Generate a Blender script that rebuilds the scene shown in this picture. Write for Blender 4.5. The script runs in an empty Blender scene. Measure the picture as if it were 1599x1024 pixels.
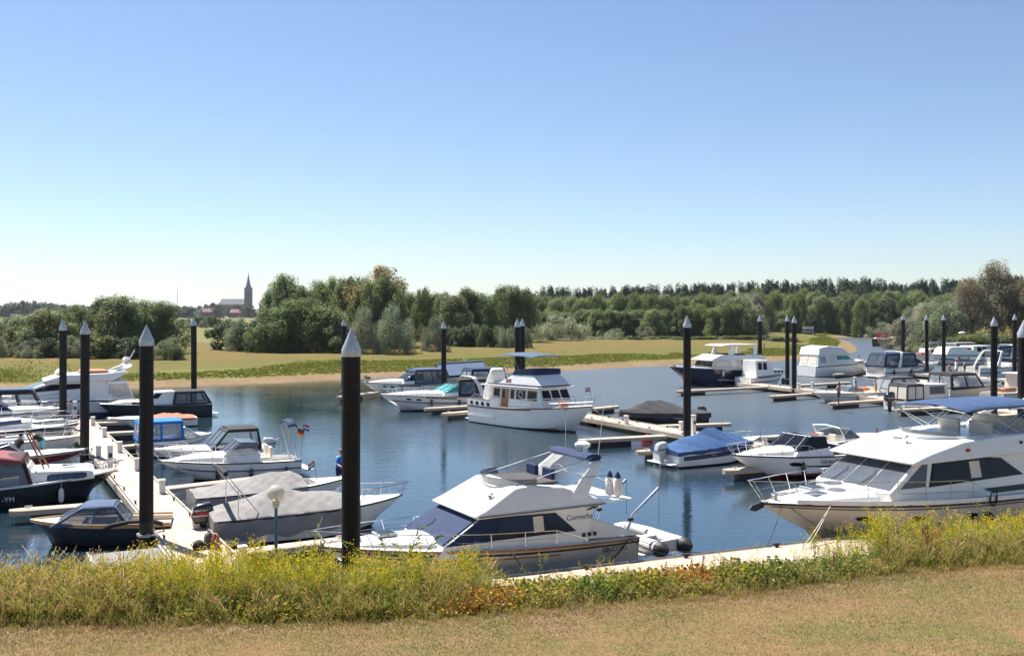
import bpy, bmesh, math, random
import numpy as np
from mathutils import Vector, Matrix
R = math.radians
random.seed(7); RNG = np.random.default_rng(7)
scene = bpy.context.scene
COL = scene.collection
# ---------------------------------------------------------------- camera
CAMZ, F, HY, CX = 7.5, 1554.6, 488.0, 799.5       # eye height (m), focal length and horizon in photo pixels
cam = bpy.data.cameras.new('camera'); cam.lens = 35; cam.sensor_width = 36; cam.sensor_fit = 'HORIZONTAL'
cam.shift_y = -(512 - HY) / 1599.0; cam.clip_end = 20000; cam.clip_start = .1
camo = bpy.data.objects.new('camera', cam); COL.objects.link(camo)
camo.location = (0, 0, CAMZ); camo.rotation_euler = (R(90), 0, 0); scene.camera = camo
# ---------------------------------------------------------------- sky and sun
SUN_AZ, SUN_EL = R(-44), R(60)
sund = Vector((math.sin(SUN_AZ) * math.cos(SUN_EL), math.cos(SUN_AZ) * math.cos(SUN_EL), math.sin(SUN_EL)))
world = bpy.data.worlds.new('World'); scene.world = world; world.use_nodes = True
wn = world.node_tree.nodes; wl = world.node_tree.links; wn.clear()
sky = wn.new('ShaderNodeTexSky'); sky.sky_type = 'NISHITA'; sky.sun_disc = False
sky.sun_elevation = SUN_EL; sky.sun_rotation = SUN_AZ; sky.altitude = 0
sky.air_density = .9; sky.dust_density = .35; sky.ozone_density = 4.0
bg = wn.new('ShaderNodeBackground'); bg.inputs['Strength'].default_value = 0.066
wo = wn.new('ShaderNodeOutputWorld'); tint = wn.new('ShaderNodeMix'); tint.data_type = 'RGBA'; tint.blend_type = 'MULTIPLY'; tint.inputs[0].default_value = 1; tint.inputs[7].default_value = (1.0, .975, .97, 1); wl.new(sky.outputs[0], tint.inputs[6]); wl.new(tint.outputs[2], bg.inputs[0]); wl.new(bg.outputs[0], wo.inputs[0])
sl = bpy.data.lights.new('sun', 'SUN'); sl.energy = 5.0; sl.angle = R(.53); sl.color = (1, .95, .86)
slo = bpy.data.objects.new('sun', sl); COL.objects.link(slo); slo.rotation_euler = sund.to_track_quat('Z', 'Y').to_euler()
slo.location = (-30, 30, 60)
vs = scene.view_settings; vs.view_transform = 'Standard'; vs.look = 'None'; vs.exposure = 1.17; vs.gamma = 1
scene.cycles.use_denoising = True; scene.cycles.max_bounces = 8; scene.cycles.transparent_max_bounces = 12
scene.cycles.volume_bounces = 0
# ---------------------------------------------------------------- helpers
def P(px, py, z=0.0):
    """ground position of a photo pixel lying on the level z"""
    d = (CAMZ - z) * F / (py - HY); return Vector(((px - CX) / F * d, d, z))
def PD(px, d, z=0.0): return Vector(((px - CX) / F * d, d, z))
UA = 28.2; U = Vector((math.cos(R(UA)), math.sin(R(UA)), 0)); V = Vector((-U.y, U.x, 0))   # along the shore / out over the water
def tag(o, label, cat, group=None, kind=None):
    if label: o['label'] = label
    if cat: o['category'] = cat
    if group: o['group'] = group
    if kind: o['kind'] = kind
    return o
def empty(name, loc=(0, 0, 0), rz=0.0):
    o = bpy.data.objects.new(name, None); COL.objects.link(o); o.location = loc; o.rotation_euler = (0, 0, rz)
    o.empty_display_size = .2; return o
def link(name, me, parent=None):
    o = bpy.data.objects.new(name, me); COL.objects.link(o); o.parent = parent; return o
MATS = {}
def N(nt, t, **kw):
    n = nt.nodes.new(t)
    for k, v in kw.items():
        if k in n.inputs: n.inputs[k].default_value = v
        else: setattr(n, k, v)
    return n
def mat(name, col, rough=.5, metal=0.0, var=.12, scale=3.0, bump=0.0, bscale=30.0, coat=0.0, dirt=None, dirt_amt=.0, boot=None, alpha=1.0, spec=.5, streak=False):
    """plain procedural paint / cloth / metal with uneven tone, optional dirt, relief and a dark boot-top below the waterline"""
    if name in MATS: return MATS[name]
    m = bpy.data.materials.new(name); m.use_nodes = True; nt = m.node_tree; b = nt.nodes['Principled BSDF']
    tc = N(nt, 'ShaderNodeTexCoord')
    nz = N(nt, 'ShaderNodeTexNoise', Scale=scale, Detail=5.0, Roughness=.6)
    if streak:
        mp = N(nt, 'ShaderNodeMapping'); mp.inputs['Scale'].default_value = (1, 1, .18); nt.links.new(tc.outputs['Object'], mp.inputs[0]); nt.links.new(mp.outputs[0], nz.inputs['Vector'])
    else: nt.links.new(tc.outputs['Object'], nz.inputs['Vector'])
    rp = N(nt, 'ShaderNodeValToRGB'); rp.color_ramp.elements[0].position = .3; rp.color_ramp.elements[1].position = .72
    lo = [max(0, c * (1 - var)) for c in col]; hi = [min(1, c * (1 + var * .7)) for c in col]
    rp.color_ramp.elements[0].color = (*lo, 1); rp.color_ramp.elements[1].color = (*hi, 1)
    nt.links.new(nz.outputs['Fac'], rp.inputs[0]); out = rp.outputs[0]
    if dirt:
        n2 = N(nt, 'ShaderNodeTexNoise', Scale=scale * 2.7, Detail=8.0, Roughness=.7); nt.links.new(tc.outputs['Object'], n2.inputs['Vector'])
        r2 = N(nt, 'ShaderNodeMapRange'); r2.inputs[1].default_value = .5; r2.inputs[2].default_value = .75; r2.inputs[4].default_value = dirt_amt
        nt.links.new(n2.outputs['Fac'], r2.inputs[0])
        mx = N(nt, 'ShaderNodeMix', data_type='RGBA'); nt.links.new(r2.outputs[0], mx.inputs[0]); nt.links.new(out, mx.inputs[6]); mx.inputs[7].default_value = (*dirt, 1); out = mx.outputs[2]
    if boot:
        sp = N(nt, 'ShaderNodeSeparateXYZ'); nt.links.new(tc.outputs['Object'], sp.inputs[0])
        lt = N(nt, 'ShaderNodeMath', operation='LESS_THAN'); lt.inputs[1].default_value = boot[1]; nt.links.new(sp.outputs['Z'], lt.inputs[0])
        mx = N(nt, 'ShaderNodeMix', data_type='RGBA'); nt.links.new(lt.outputs[0], mx.inputs[0]); nt.links.new(out, mx.inputs[6]); mx.inputs[7].default_value = (*boot[0], 1); out = mx.outputs[2]
    nt.links.new(out, b.inputs['Base Color'])
    b.inputs['Roughness'].default_value = rough; b.inputs['Metallic'].default_value = metal; b.inputs['Coat Weight'].default_value = coat
    b.inputs['Specular IOR Level'].default_value = spec; b.inputs['Alpha'].default_value = alpha
    if bump:
        n3 = N(nt, 'ShaderNodeTexNoise', Scale=bscale, Detail=6.0, Roughness=.65); nt.links.new(tc.outputs['Object'], n3.inputs['Vector'])
        bp = N(nt, 'ShaderNodeBump', Strength=bump, Distance=.03); nt.links.new(n3.outputs['Fac'], bp.inputs['Height']); nt.links.new(bp.outputs[0], b.inputs['Normal'])
    MATS[name] = m; return m
def attr_mat(name, rough=.6, trans=.3, var=.25, spec=.3):
    """foliage: colour from the per-leaf attribute, small change from plant to plant, some light through the leaf"""
    m = bpy.data.materials.new(name); m.use_nodes = True; nt = m.node_tree; b = nt.nodes['Principled BSDF']; out = nt.nodes['Material Output']
    at = N(nt, 'ShaderNodeAttribute', attribute_name='Col'); oi = N(nt, 'ShaderNodeObjectInfo')
    mr = N(nt, 'ShaderNodeMapRange'); mr.inputs[3].default_value = 1 - var; mr.inputs[4].default_value = 1 + var; nt.links.new(oi.outputs['Random'], mr.inputs[0])
    hs = N(nt, 'ShaderNodeHueSaturation'); nt.links.new(at.outputs['Color'], hs.inputs['Color']); nt.links.new(mr.outputs[0], hs.inputs['Value'])
    m2 = N(nt, 'ShaderNodeMapRange'); m2.inputs[3].default_value = .485; m2.inputs[4].default_value = .515
    mm = N(nt, 'ShaderNodeMath', operation='FRACT'); m5 = N(nt, 'ShaderNodeMath', operation='MULTIPLY'); m5.inputs[1].default_value = 7.31
    nt.links.new(oi.outputs['Random'], m5.inputs[0]); nt.links.new(m5.outputs[0], mm.inputs[0]); nt.links.new(mm.outputs[0], m2.inputs[0]); nt.links.new(m2.outputs[0], hs.inputs['Hue'])
    nt.links.new(hs.outputs[0], b.inputs['Base Color']); b.inputs['Roughness'].default_value = rough; b.inputs['Specular IOR Level'].default_value = spec
    tr = N(nt, 'ShaderNodeBsdfTranslucent'); nt.links.new(hs.outputs[0], tr.inputs['Color'])
    ms = N(nt, 'ShaderNodeMixShader'); ms.inputs[0].default_value = trans
    nt.links.new(b.outputs[0], ms.inputs[1]); nt.links.new(tr.outputs[0], ms.inputs[2]); nt.links.new(ms.outputs[0], out.inputs[0])
    MATS[name] = m; return m
class MB:
    """collects simple solids; build() makes ONE mesh object of them"""
    def __init__(s): s.v = []; s.f = []
    def add(s, vs, fs):
        k = len(s.v); s.v += [tuple(p) for p in vs]; s.f += [tuple(i + k for i in f) for f in fs]; return s
    def box(s, x0, x1, y0, y1, z0, z1):
        return s.add([(x0,y0,z0),(x1,y0,z0),(x1,y1,z0),(x0,y1,z0),(x0,y0,z1),(x1,y0,z1),(x1,y1,z1),(x0,y1,z1)], [(3,2,1,0),(4,5,6,7),(0,1,5,4),(1,2,6,5),(2,3,7,6),(3,0,4,7)])
    def tube(s, pts, r, n=6, r1=None):
        pts = [Vector(p) for p in pts]; rings = []
        for i, p in enumerate(pts):
            d = (pts[min(i + 1, len(pts) - 1)] - pts[max(i - 1, 0)]); d = d.normalized() if d.length > 1e-9 else Vector((0, 0, 1))
            a = d.cross(Vector((0, 0, 1)) if abs(d.z) < .9 else Vector((1, 0, 0))).normalized(); b = d.cross(a)
            rr = r if r1 is None else r + (r1 - r) * i / max(1, len(pts) - 1)
            rings.append([p + (a * math.cos(2 * math.pi * k / n) + b * math.sin(2 * math.pi * k / n)) * rr for k in range(n)])
        return s.loft(rings, True, True, True)
    def loft(s, rings, closed=True, cap0=False, cap1=False):
        n = len(rings[0]); vs = [p for r in rings for p in r]; fs = []
        for i in range(len(rings) - 1):
            for k in range(n if closed else n - 1):
                a, b = i * n + k, i * n + (k + 1) % n; fs.append((a, b, b + n, a + n))
        if cap0: fs.append(tuple(range(n))[::-1])
        if cap1: fs.append(tuple((len(rings) - 1) * n + k for k in range(n)))
        return s.add(vs, fs)
    def lathe(s, c, prof, n=12):
        return s.loft([[(c[0] + r * math.cos(2 * math.pi * k / n), c[1] + r * math.sin(2 * math.pi * k / n), c[2] + z) for k in range(n)] for r, z in prof], True, True, True)
    def poly(s, pts, t):
        """flat polygon given thickness t along its normal"""
        pts = [Vector(p) for p in pts]; nrm = Vector((0, 0, 0))
        for i in range(len(pts)): nrm += (pts[i] - pts[0]).cross(pts[(i + 1) % len(pts)] - pts[0])
        nrm.normalize(); n = len(pts)
        return s.add(list(pts) + [p + nrm * t for p in pts], [tuple(range(n))[::-1], tuple(range(n, 2 * n))] + [(i, (i + 1) % n, (i + 1) % n + n, i + n) for i in range(n)])
    def build(s, name, m, parent=None, smooth=35, bevel=0.0, seg=2):
        me = bpy.data.meshes.new(name); me.from_pydata(s.v, [], s.f); me.validate()
        bm = bmesh.new(); bm.from_mesh(me); bmesh.ops.recalc_face_normals(bm, faces=bm.faces); bm.to_mesh(me); bm.free()
        if smooth: me.shade_smooth(); me.set_sharp_from_angle(angle=R(smooth))
        me.materials.append(m if not isinstance(m, str) else MATS[m]); o = link(name, me, parent)
        if bevel:
            bv = o.modifiers.new('bevel', 'BEVEL'); bv.width = bevel; bv.segments = seg; bv.limit_method = 'ANGLE'; bv.angle_limit = R(30); bv.harden_normals = False
        return o
def fast_mesh(name, verts, faces, cols=None, m=None, parent=None):
    """numpy arrays -> mesh; faces (n,k); cols per face"""
    me = bpy.data.meshes.new(name); nf, k = faces.shape
    me.vertices.add(len(verts)); me.vertices.foreach_set('co', verts.astype(np.float32).ravel())
    me.loops.add(nf * k); me.loops.foreach_set('vertex_index', faces.astype(np.int32).ravel())
    me.polygons.add(nf); me.polygons.foreach_set('loop_start', np.arange(0, nf * k, k, dtype=np.int32)); me.polygons.foreach_set('loop_total', np.full(nf, k, dtype=np.int32))
    if cols is not None:
        at = me.attributes.new('Col', 'FLOAT_COLOR', 'FACE'); c4 = np.ones((nf, 4), np.float32); c4[:, :3] = cols; at.data.foreach_set('color', c4.ravel())
    me.update(calc_edges=True)
    if m is not None: me.materials.append(MATS[m] if isinstance(m, str) else m)
    return me
def copy_thing(o, loc, rz, sc=None):
    c = o.copy(); COL.objects.link(c); c.location = loc; c.rotation_euler = (0, 0, rz)
    if sc is not None: c.scale = sc
    for ch in list(o.children):
        d = ch.copy(); COL.objects.link(d); d.parent = c
        for g in list(ch.children):
            e = g.copy(); COL.objects.link(e); e.parent = d
    return c
# ---------------------------------------------------------------- materials
WHT = mat('white_gelcoat', (.78, .77, .74), .22, var=.05, scale=1.2, coat=.3, dirt=(.45, .42, .36), dirt_amt=.22)
mat('white_hull', (.78, .77, .74), .2, var=.05, scale=.8, coat=.3, dirt=(.42, .38, .3), dirt_amt=.3, boot=((.02, .025, .035), .07))
mat('cream_hull', (.6, .53, .44), .25, var=.06, scale=.8, coat=.3, dirt=(.4, .36, .28), dirt_amt=.3, boot=((.03, .03, .035), .07))
mat('cream', (.68, .62, .52), .35, var=.08, scale=1.5)
mat('navy_hull', (.008, .014, .045), .15, var=.15, scale=.8, coat=.5, boot=((.55, .55, .54), .10))
mat('black_hull', (.008, .009, .012), .18, var=.15, scale=.8, coat=.4, dirt=(.06, .06, .055), dirt_amt=.4)
mat('red_hull', (.22, .02, .025), .2, var=.1, scale=.8, coat=.4)
mat('navy_white_hull', (.76, .76, .75), .2, var=.05, scale=.8, coat=.3, boot=((.16, .015, .015), .2))
mat('navy_paint', (.012, .02, .085), .25, var=.12, coat=.3)
mat('navy_cloth', (.008, .024, .08), .85, var=.25, scale=5, bump=.35, bscale=9)
mat('steel_blue_cloth', (.05, .085, .16), .85, var=.2, scale=5, bump=.35, bscale=9)
mat('blue_cloth', (.022, .075, .20), .85, var=.2, scale=4, bump=.4, bscale=8)
mat('bright_blue_cloth', (.012, .16, .55), .85, var=.15, scale=4, bump=.35, bscale=8)
mat('black_cloth', (.018, .018, .022), .85, var=.3, scale=5, bump=.35, bscale=9)
mat('charcoal_cloth', (.055, .052, .056), .9, var=.2, scale=4, bump=.4, bscale=8)
mat('grey_cloth', (.23, .22, .215), .9, var=.18, scale=3, bump=.45, bscale=4)
mat('dark_grey_cloth', (.10, .10, .105), .9, var=.16, scale=3, bump=.5, bscale=6)
mat('shade_blue', (.025, .06, .15), .85, var=.2, scale=4, bump=.3, bscale=8)
mat('maroon_cloth', (.21, .055, .065), .85, var=.2, scale=4, bump=.35, bscale=8)
mat('dark_maroon_cloth', (.04, .008, .014), .85, var=.2, scale=4, bump=.35, bscale=8)
mat('white_cloth', (.74, .72, .68), .9, var=.1, scale=4, bump=.3, bscale=8)
mat('terracotta_cloth', (.42, .16, .09), .85, var=.15, scale=4, bump=.3, bscale=8)
mat('glass', (.008, .010, .013), .06, var=.2, spec=.18)
mat('blue_glass', (.008, .014, .04), .06, var=.2, spec=.3)
mat('teal_glass', (.05, .32, .30), .06, var=.3, spec=.8)
mat('vinyl', (.10, .12, .15), .12, var=.25, scale=1.5, spec=.4, alpha=.66)
mat('clear_vinyl', (.42, .46, .5), .15, var=.12, scale=1.2, spec=.5, alpha=.45)
mat('teak', (.27, .12, .045), .45, var=.35, scale=9, coat=.2)
mat('varnish', (.30, .11, .03), .25, var=.35, scale=9, coat=.5)
mat('tan_rub', (.55, .36, .2), .5, var=.2, scale=6)
mat('steel', (.62, .63, .65), .25, 1.0, var=.08)
mat('aluminium', (.55, .56, .58), .4, .9, var=.12)
mat('rubber', (.015, .015, .017), .6, var=.2)
mat('outboard_black', (.012, .012, .014), .2, var=.2, coat=.5)
mat('outboard_grey', (.5, .51, .53), .3, var=.1, coat=.4)
mat('pvc_grey', (.6, .6, .59), .5, var=.1, dirt=(.3, .28, .25), dirt_amt=.4)
mat('red_plastic', (.5, .02, .015), .4, var=.15)
mat('orange_plastic', (.75, .2, .03), .4, var=.15)
mat('ink', (.01, .01, .015), .6, var=.05)
mat('grey_ink', (.12, .12, .14), .6, var=.05)
mat('red_ink', (.5, .02, .03), .7, var=.05)
mat('blue_ink', (.02, .06, .3), .7, var=.05)
mat('gold_ink', (.8, .45, .02), .7, var=.05)
mat('concrete', (.45, .36, .28), .85, var=.14, scale=1.1, bump=.3, bscale=40, dirt=(.34, .29, .24), dirt_amt=.45)
mat('concrete_side', (.42, .35, .28), .85, var=.2, scale=1.5, bump=.3, bscale=40, dirt=(.2, .17, .14), dirt_amt=.6)
mat('ramp_grey', (.2, .19, .185), .9, var=.14, scale=2, bump=.3, bscale=60)
mat('float_black', (.018, .016, .014), .7, var=.5, scale=3, dirt=(.07, .06, .045), dirt_amt=.6)
mat('pile_black', (.010, .008, .008), .6, var=.4, scale=2, bump=.15, bscale=12, dirt=(.045, .022, .016), dirt_amt=.6, streak=True, spec=.25, boot=((.035, .032, .024), .95))
mat('zinc', (.52, .54, .56), .45, .55, var=.2, scale=5, bump=.2, bscale=20, dirt=(.2, .18, .15), dirt_amt=.8)
mat('plastic_white', (.7, .68, .64), .5, var=.08, dirt=(.35, .32, .28), dirt_amt=.4)
mat('lamp_blue', (.03, .15, .28), .4, var=.2, dirt=(.12, .08, .05), dirt_amt=.4)
mat('rope', (.55, .5, .42), .9, var=.2, scale=20)
mat('rope_dark', (.03, .03, .035), .9, var=.2, scale=20)
mat('brick_far', (.2, .10, .085), .9, var=.25, scale=.4)
mat('church_brick', (.10, .075, .075), .9, var=.2, scale=.2)
mat('slate', (.14, .145, .16), .7, var=.2, scale=.3)
mat('roof_far', (.15, .06, .05), .8, var=.25, scale=.4)
mat('bark', (.075, .06, .045), .9, var=.4, scale=4, bump=.5, bscale=8)
mat('skin', (.52, .30, .20), .55, var=.06)
mat('hair_dark', (.02, .014, .01), .6, var=.3, scale=20)
attr_mat('leaf', trans=.42); attr_mat('weed', trans=.4, var=.0); attr_mat('dry_grass', trans=.25, var=0.0, spec=.2)
# ================================================================ setting: water, banks
def noise2(x, y, s, seed=0):
    r = np.random.default_rng(seed); out = 0
    for k in range(6):
        a = r.uniform(0, 6.28); f = s * r.uniform(.5, 2.2); out = out + np.sin((x * np.cos(a) + y * np.sin(a)) * f + r.uniform(0, 6.28))
    return out / 6 ** .5 / 1.2
BANK = [(-900, 655), (-500, 640), (-200, 624), (0, 611), (210, 606), (400, 599), (561, 591), (730, 585), (898, 578), (1037, 571), (1200, 565), (1285, 558.5), (1322, 553), (1338, 548), (1337, 541), (1326, 533), (1300, 527.5), (1371, 526), (1392, 533), (1408, 541), (1440, 548.5), (1490, 553), (1599, 556), (1900, 562), (2600, 575)]
BW = np.array([P(*p).to_2d()[:] for p in BANK]); BW = np.vstack([[-900, 70], BW, [900, 120]])
def bank_dist(x, y):
    """signed distance to the waterline, positive on land"""
    d = np.full(x.shape, 1e9)
    for (ax, ay), (bx, by) in zip(BW[:-1], BW[1:]):
        ex, ey = bx - ax, by - ay; t = np.clip(((x - ax) * ex + (y - ay) * ey) / (ex * ex + ey * ey), 0, 1)
        d = np.minimum(d, np.hypot(x - ax - t * ex, y - ay - t * ey))
    poly = np.vstack([BW, [900, 9e4], [-900, 9e4]]); ins = np.zeros(x.shape, bool); n = len(poly)
    for i in range(n):
        (x1, y1), (x2, y2) = poly[i], poly[(i + 1) % n]
        c = ((y1 > y) != (y2 > y)); ins ^= c & (x < (x2 - x1) * (y - y1) / (y2 - y1 + 1e-12) + x1)
    ins |= (np.abs(x) > 899) & (y > 130)
    return np.where(ins, d, -d)
def far_h(t, x, y): return np.interp(t, [-8, 0, 3, 6, 11, 24, 60, 300], [-1.6, 0, .45, .8, 1.25, 1.8, 2.1, 2.2]) + np.where(t > 4, .10 * noise2(x, y, .15, 3) * np.clip((t - 4) / 8, 0, 1), .05 * noise2(x, y, .6, 5))
def grid_mesh(name, xs, ys, hf, m, attr=None):
    X, Y = np.meshgrid(xs, ys); Z, A = hf(X, Y); n, k = X.shape
    idx = np.arange(n * k).reshape(n, k); f = np.stack([idx[:-1, :-1], idx[:-1, 1:], idx[1:, 1:], idx[1:, :-1]], -1).reshape(-1, 4)
    me = fast_mesh(name, np.stack([X, Y, Z], -1).reshape(-1, 3), f, None, m)
    at = me.attributes.new('edge', 'FLOAT', 'POINT'); at.data.foreach_set('value', A.astype(np.float32).ravel()); me.shade_smooth()
    o = link(name, me); o['kind'] = 'structure'; return o
def ground_mat(name, stops, scales=(.35, 6.0, 40.0), rough=.95, bump=.5, jitter=2.0):
    """colour bands by distance from the water's edge, broken up by noise; stops: [(edge, colA, colB)]"""
    m = bpy.data.materials.new(name); m.use_nodes = True; nt = m.node_tree; b = nt.nodes['Principled BSDF']
    tc = N(nt, 'ShaderNodeTexCoord'); at = N(nt, 'ShaderNodeAttribute', attribute_name='edge')
    n1 = N(nt, 'ShaderNodeTexNoise', Scale=scales[0], Detail=6.0, Roughness=.65); n2 = N(nt, 'ShaderNodeTexNoise', Scale=scales[1], Detail=6.0, Roughness=.7); n3 = N(nt, 'ShaderNodeTexNoise', Scale=scales[2], Detail=3.0)
    for n in (n1, n2, n3): nt.links.new(tc.outputs['Object'], n.inputs['Vector'])
    s = N(nt, 'ShaderNodeMath', operation='MULTIPLY_ADD'); s.inputs[1].default_value = jitter; nt.links.new(n1.outputs['Fac'], s.inputs[0]); nt.links.new(at.outputs['Fac'], s.inputs[2])
    mixf = N(nt, 'ShaderNodeMath', operation='ADD'); nt.links.new(n1.outputs['Fac'], mixf.inputs[0]); nt.links.new(n2.outputs['Fac'], mixf.inputs[1])
    mr = N(nt, 'ShaderNodeMapRange'); mr.inputs[1].default_value = .75; mr.inputs[2].default_value = 1.25; nt.links.new(mixf.outputs[0], mr.inputs[0])
    out = None
    for e, ca, cb in stops:
        mx = N(nt, 'ShaderNodeMix', data_type='RGBA'); nt.links.new(mr.outputs[0], mx.inputs[0]); mx.inputs[6].default_value = (*ca, 1); mx.inputs[7].default_value = (*cb, 1)
        if out is None: out = mx.outputs[2]
        else:
            st = N(nt, 'ShaderNodeMapRange'); st.inputs[1].default_value = e - .5 + jitter / 2; st.inputs[2].default_value = e + .7 + jitter / 2; nt.links.new(s.outputs[0], st.inputs[0])
            m2 = N(nt, 'ShaderNodeMix', data_type='RGBA'); nt.links.new(st.outputs[0], m2.inputs[0]); nt.links.new(out, m2.inputs[6]); nt.links.new(mx.outputs[2], m2.inputs[7]); out = m2.outputs[2]
    fr = N(nt, 'ShaderNodeMapRange'); fr.inputs[3].default_value = .75; fr.inputs[4].default_value = 1.25; nt.links.new(n3.outputs['Fac'], fr.inputs[0])
    fm = N(nt, 'ShaderNodeVectorMath', operation='SCALE'); nt.links.new(out, fm.inputs[0]); nt.links.new(fr.outputs[0], fm.inputs['Scale'])
    nt.links.new(fm.outputs[0], b.inputs['Base Color']); b.inputs['Roughness'].default_value = rough; b.inputs['Specular IOR Level'].default_value = .15
    bp = N(nt, 'ShaderNodeBump', Strength=bump, Distance=.08); nt.links.new(n2.outputs['Fac'], bp.inputs['Height']); nt.links.new(bp.outputs[0], b.inputs['Normal'])
    MATS[name] = m; return m
ground_mat('far_bank', [(-50, (.15, .10, .052), (.21, .15, .085)), (3.4, (.09, .105, .022), (.15, .14, .035)), (10.0, (.13, .10, .026), (.075, .087, .02)), (20, (.15, .10, .03), (.09, .085, .023)), (75, (.10, .11, .04), (.17, .15, .055))], scales=(.18, 1.3, 9.0))
xs = np.concatenate([np.linspace(-2600, -330, 24), np.linspace(-320, 320, 400), np.linspace(330, 2600, 24)])
ys = np.concatenate([np.linspace(66, 330, 230), np.linspace(334, 700, 60), np.geomspace(730, 9000, 24)])
def far_hf(X, Y): t = bank_dist(X, Y); return far_h(t, X, Y), t
far_ground = grid_mesh('far_bank_meadow', xs, ys, far_hf, 'far_bank')
# near dike: mown turf, then a weedy slope down to the river
EDGE = [(-900, 985), (-300, 976), (0, 972), (300, 974), (560, 968), (800, 952), (1060, 930), (1330, 902), (1599, 878), (1900, 858), (2600, 830)]
EW = np.array([P(x, y, 1.8).to_2d()[:] for x, y in EDGE])
def edge_y(x): return np.interp(x, EW[:, 0], EW[:, 1])
def dike_h(x, y):
    t = y - edge_y(x); far = np.clip(-t, 0, 99)
    z = np.interp(t, [-40, -15, -6, 0, 1.5, 3, 4.5, 7], [5.9, 5.2, 2.15, 1.8, 1.5, .7, -.2, -1.6])
    return z + .045 * noise2(x, y, .8, 11) + .012 * noise2(x, y, 4.0, 12), t
ground_mat('dike_turf', [(-90, (.23, .14, .075), (.12, .115, .035)), (-.6, (.28, .19, .11), (.22, .15, .08)), (.4, (.10, .085, .04), (.14, .12, .05))], scales=(.55, 5.0, 60.0), bump=.8, jitter=.8)
dike = grid_mesh('dike_ground', np.concatenate([np.linspace(-120, -26, 20), np.linspace(-25, 30, 240), np.linspace(31, 160, 24)]), np.concatenate([np.linspace(-30, 9, 20), np.linspace(9.5, 40, 170), np.linspace(41, 75, 14)]), dike_h, 'dike_turf')
# river
def water_mat():
    m = bpy.data.materials.new('river_water'); m.use_nodes = True; nt = m.node_tree; b = nt.nodes['Principled BSDF']
    tc = N(nt, 'ShaderNodeTexCoord'); mp = N(nt, 'ShaderNodeMapping'); mp.inputs['Rotation'].default_value = (0, 0, R(20)); mp.inputs['Scale'].default_value = (.55, 1.5, 1)
    nt.links.new(tc.outputs['Object'], mp.inputs[0])
    a = N(nt, 'ShaderNodeTexNoise', Scale=1.5, Detail=3.0, Roughness=.55); c = N(nt, 'ShaderNodeTexNoise', Scale=5.0, Detail=3.0, Roughness=.6); g = N(nt, 'ShaderNodeTexNoise', Scale=.06, Detail=3.0)
    for n in (a, c): nt.links.new(mp.outputs[0], n.inputs['Vector'])
    nt.links.new(tc.outputs['Object'], g.inputs['Vector'])
    gr = N(nt, 'ShaderNodeMapRange'); gr.inputs[1].default_value = .35; gr.inputs[2].default_value = .65; gr.inputs[3].default_value = .35; gr.inputs[4].default_value = 1.0; nt.links.new(g.outputs['Fac'], gr.inputs[0])
    s = N(nt, 'ShaderNodeMath', operation='MULTIPLY_ADD'); s.inputs[1].default_value = .35; nt.links.new(c.outputs['Fac'], s.inputs[0]); nt.links.new(a.outputs['Fac'], s.inputs[2])
    bp = N(nt, 'ShaderNodeBump', Distance=.12); nt.links.new(s.outputs[0], bp.inputs['Height'])
    st = N(nt, 'ShaderNodeMath', operation='MULTIPLY'); nt.links.new(gr.outputs[0], st.inputs[0]); sx = N(nt, 'ShaderNodeSeparateXYZ'); nt.links.new(tc.outputs['Object'], sx.inputs[0]); wr_ = N(nt, 'ShaderNodeMath', operation='MULTIPLY_ADD'); wy = N(nt, 'ShaderNodeMapRange', interpolation_type='SMOOTHSTEP'); wy.inputs[1].default_value = 42; wy.inputs[2].default_value = 80; nt.links.new(sx.outputs['Y'], wy.inputs[0]); wx = N(nt, 'ShaderNodeMapRange', interpolation_type='SMOOTHSTEP'); wx.inputs[1].default_value = -14; wx.inputs[2].default_value = 10; nt.links.new(sx.outputs['X'], wx.inputs[0]); wm_ = N(nt, 'ShaderNodeMath', operation='MULTIPLY'); nt.links.new(wy.outputs[0], wm_.inputs[0]); nt.links.new(wx.outputs[0], wm_.inputs[1]); nt.links.new(wm_.outputs[0], wr_.inputs[0]); wr_.inputs[1].default_value = 1.1; wr_.inputs[2].default_value = .17; rg = N(nt, 'ShaderNodeMath', operation='MULTIPLY_ADD'); nt.links.new(wm_.outputs[0], rg.inputs[0]); rg.inputs[1].default_value = .34; rg.inputs[2].default_value = .06; nt.links.new(rg.outputs[0], b.inputs['Roughness']); nt.links.new(wr_.outputs[0], st.inputs[1]); nt.links.new(st.outputs[0], bp.inputs['Strength'])
    b.inputs['Base Color'].default_value = (.010, .025, .036, 1); b.inputs['Roughness'].default_value = .06; b.inputs['IOR'].default_value = 2.3
    nt.links.new(bp.outputs[0], b.inputs['Normal']); MATS['river_water'] = m
water_mat()
w = MB(); w.add([(-2500, -5, 0), (2500, -5, 0), (2500, 2500, 0), (-2500, 2500, 0)], [(0, 1, 2, 3)])
river = w.build('river_water', 'river_water', smooth=0); river['kind'] = 'structure'
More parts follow.
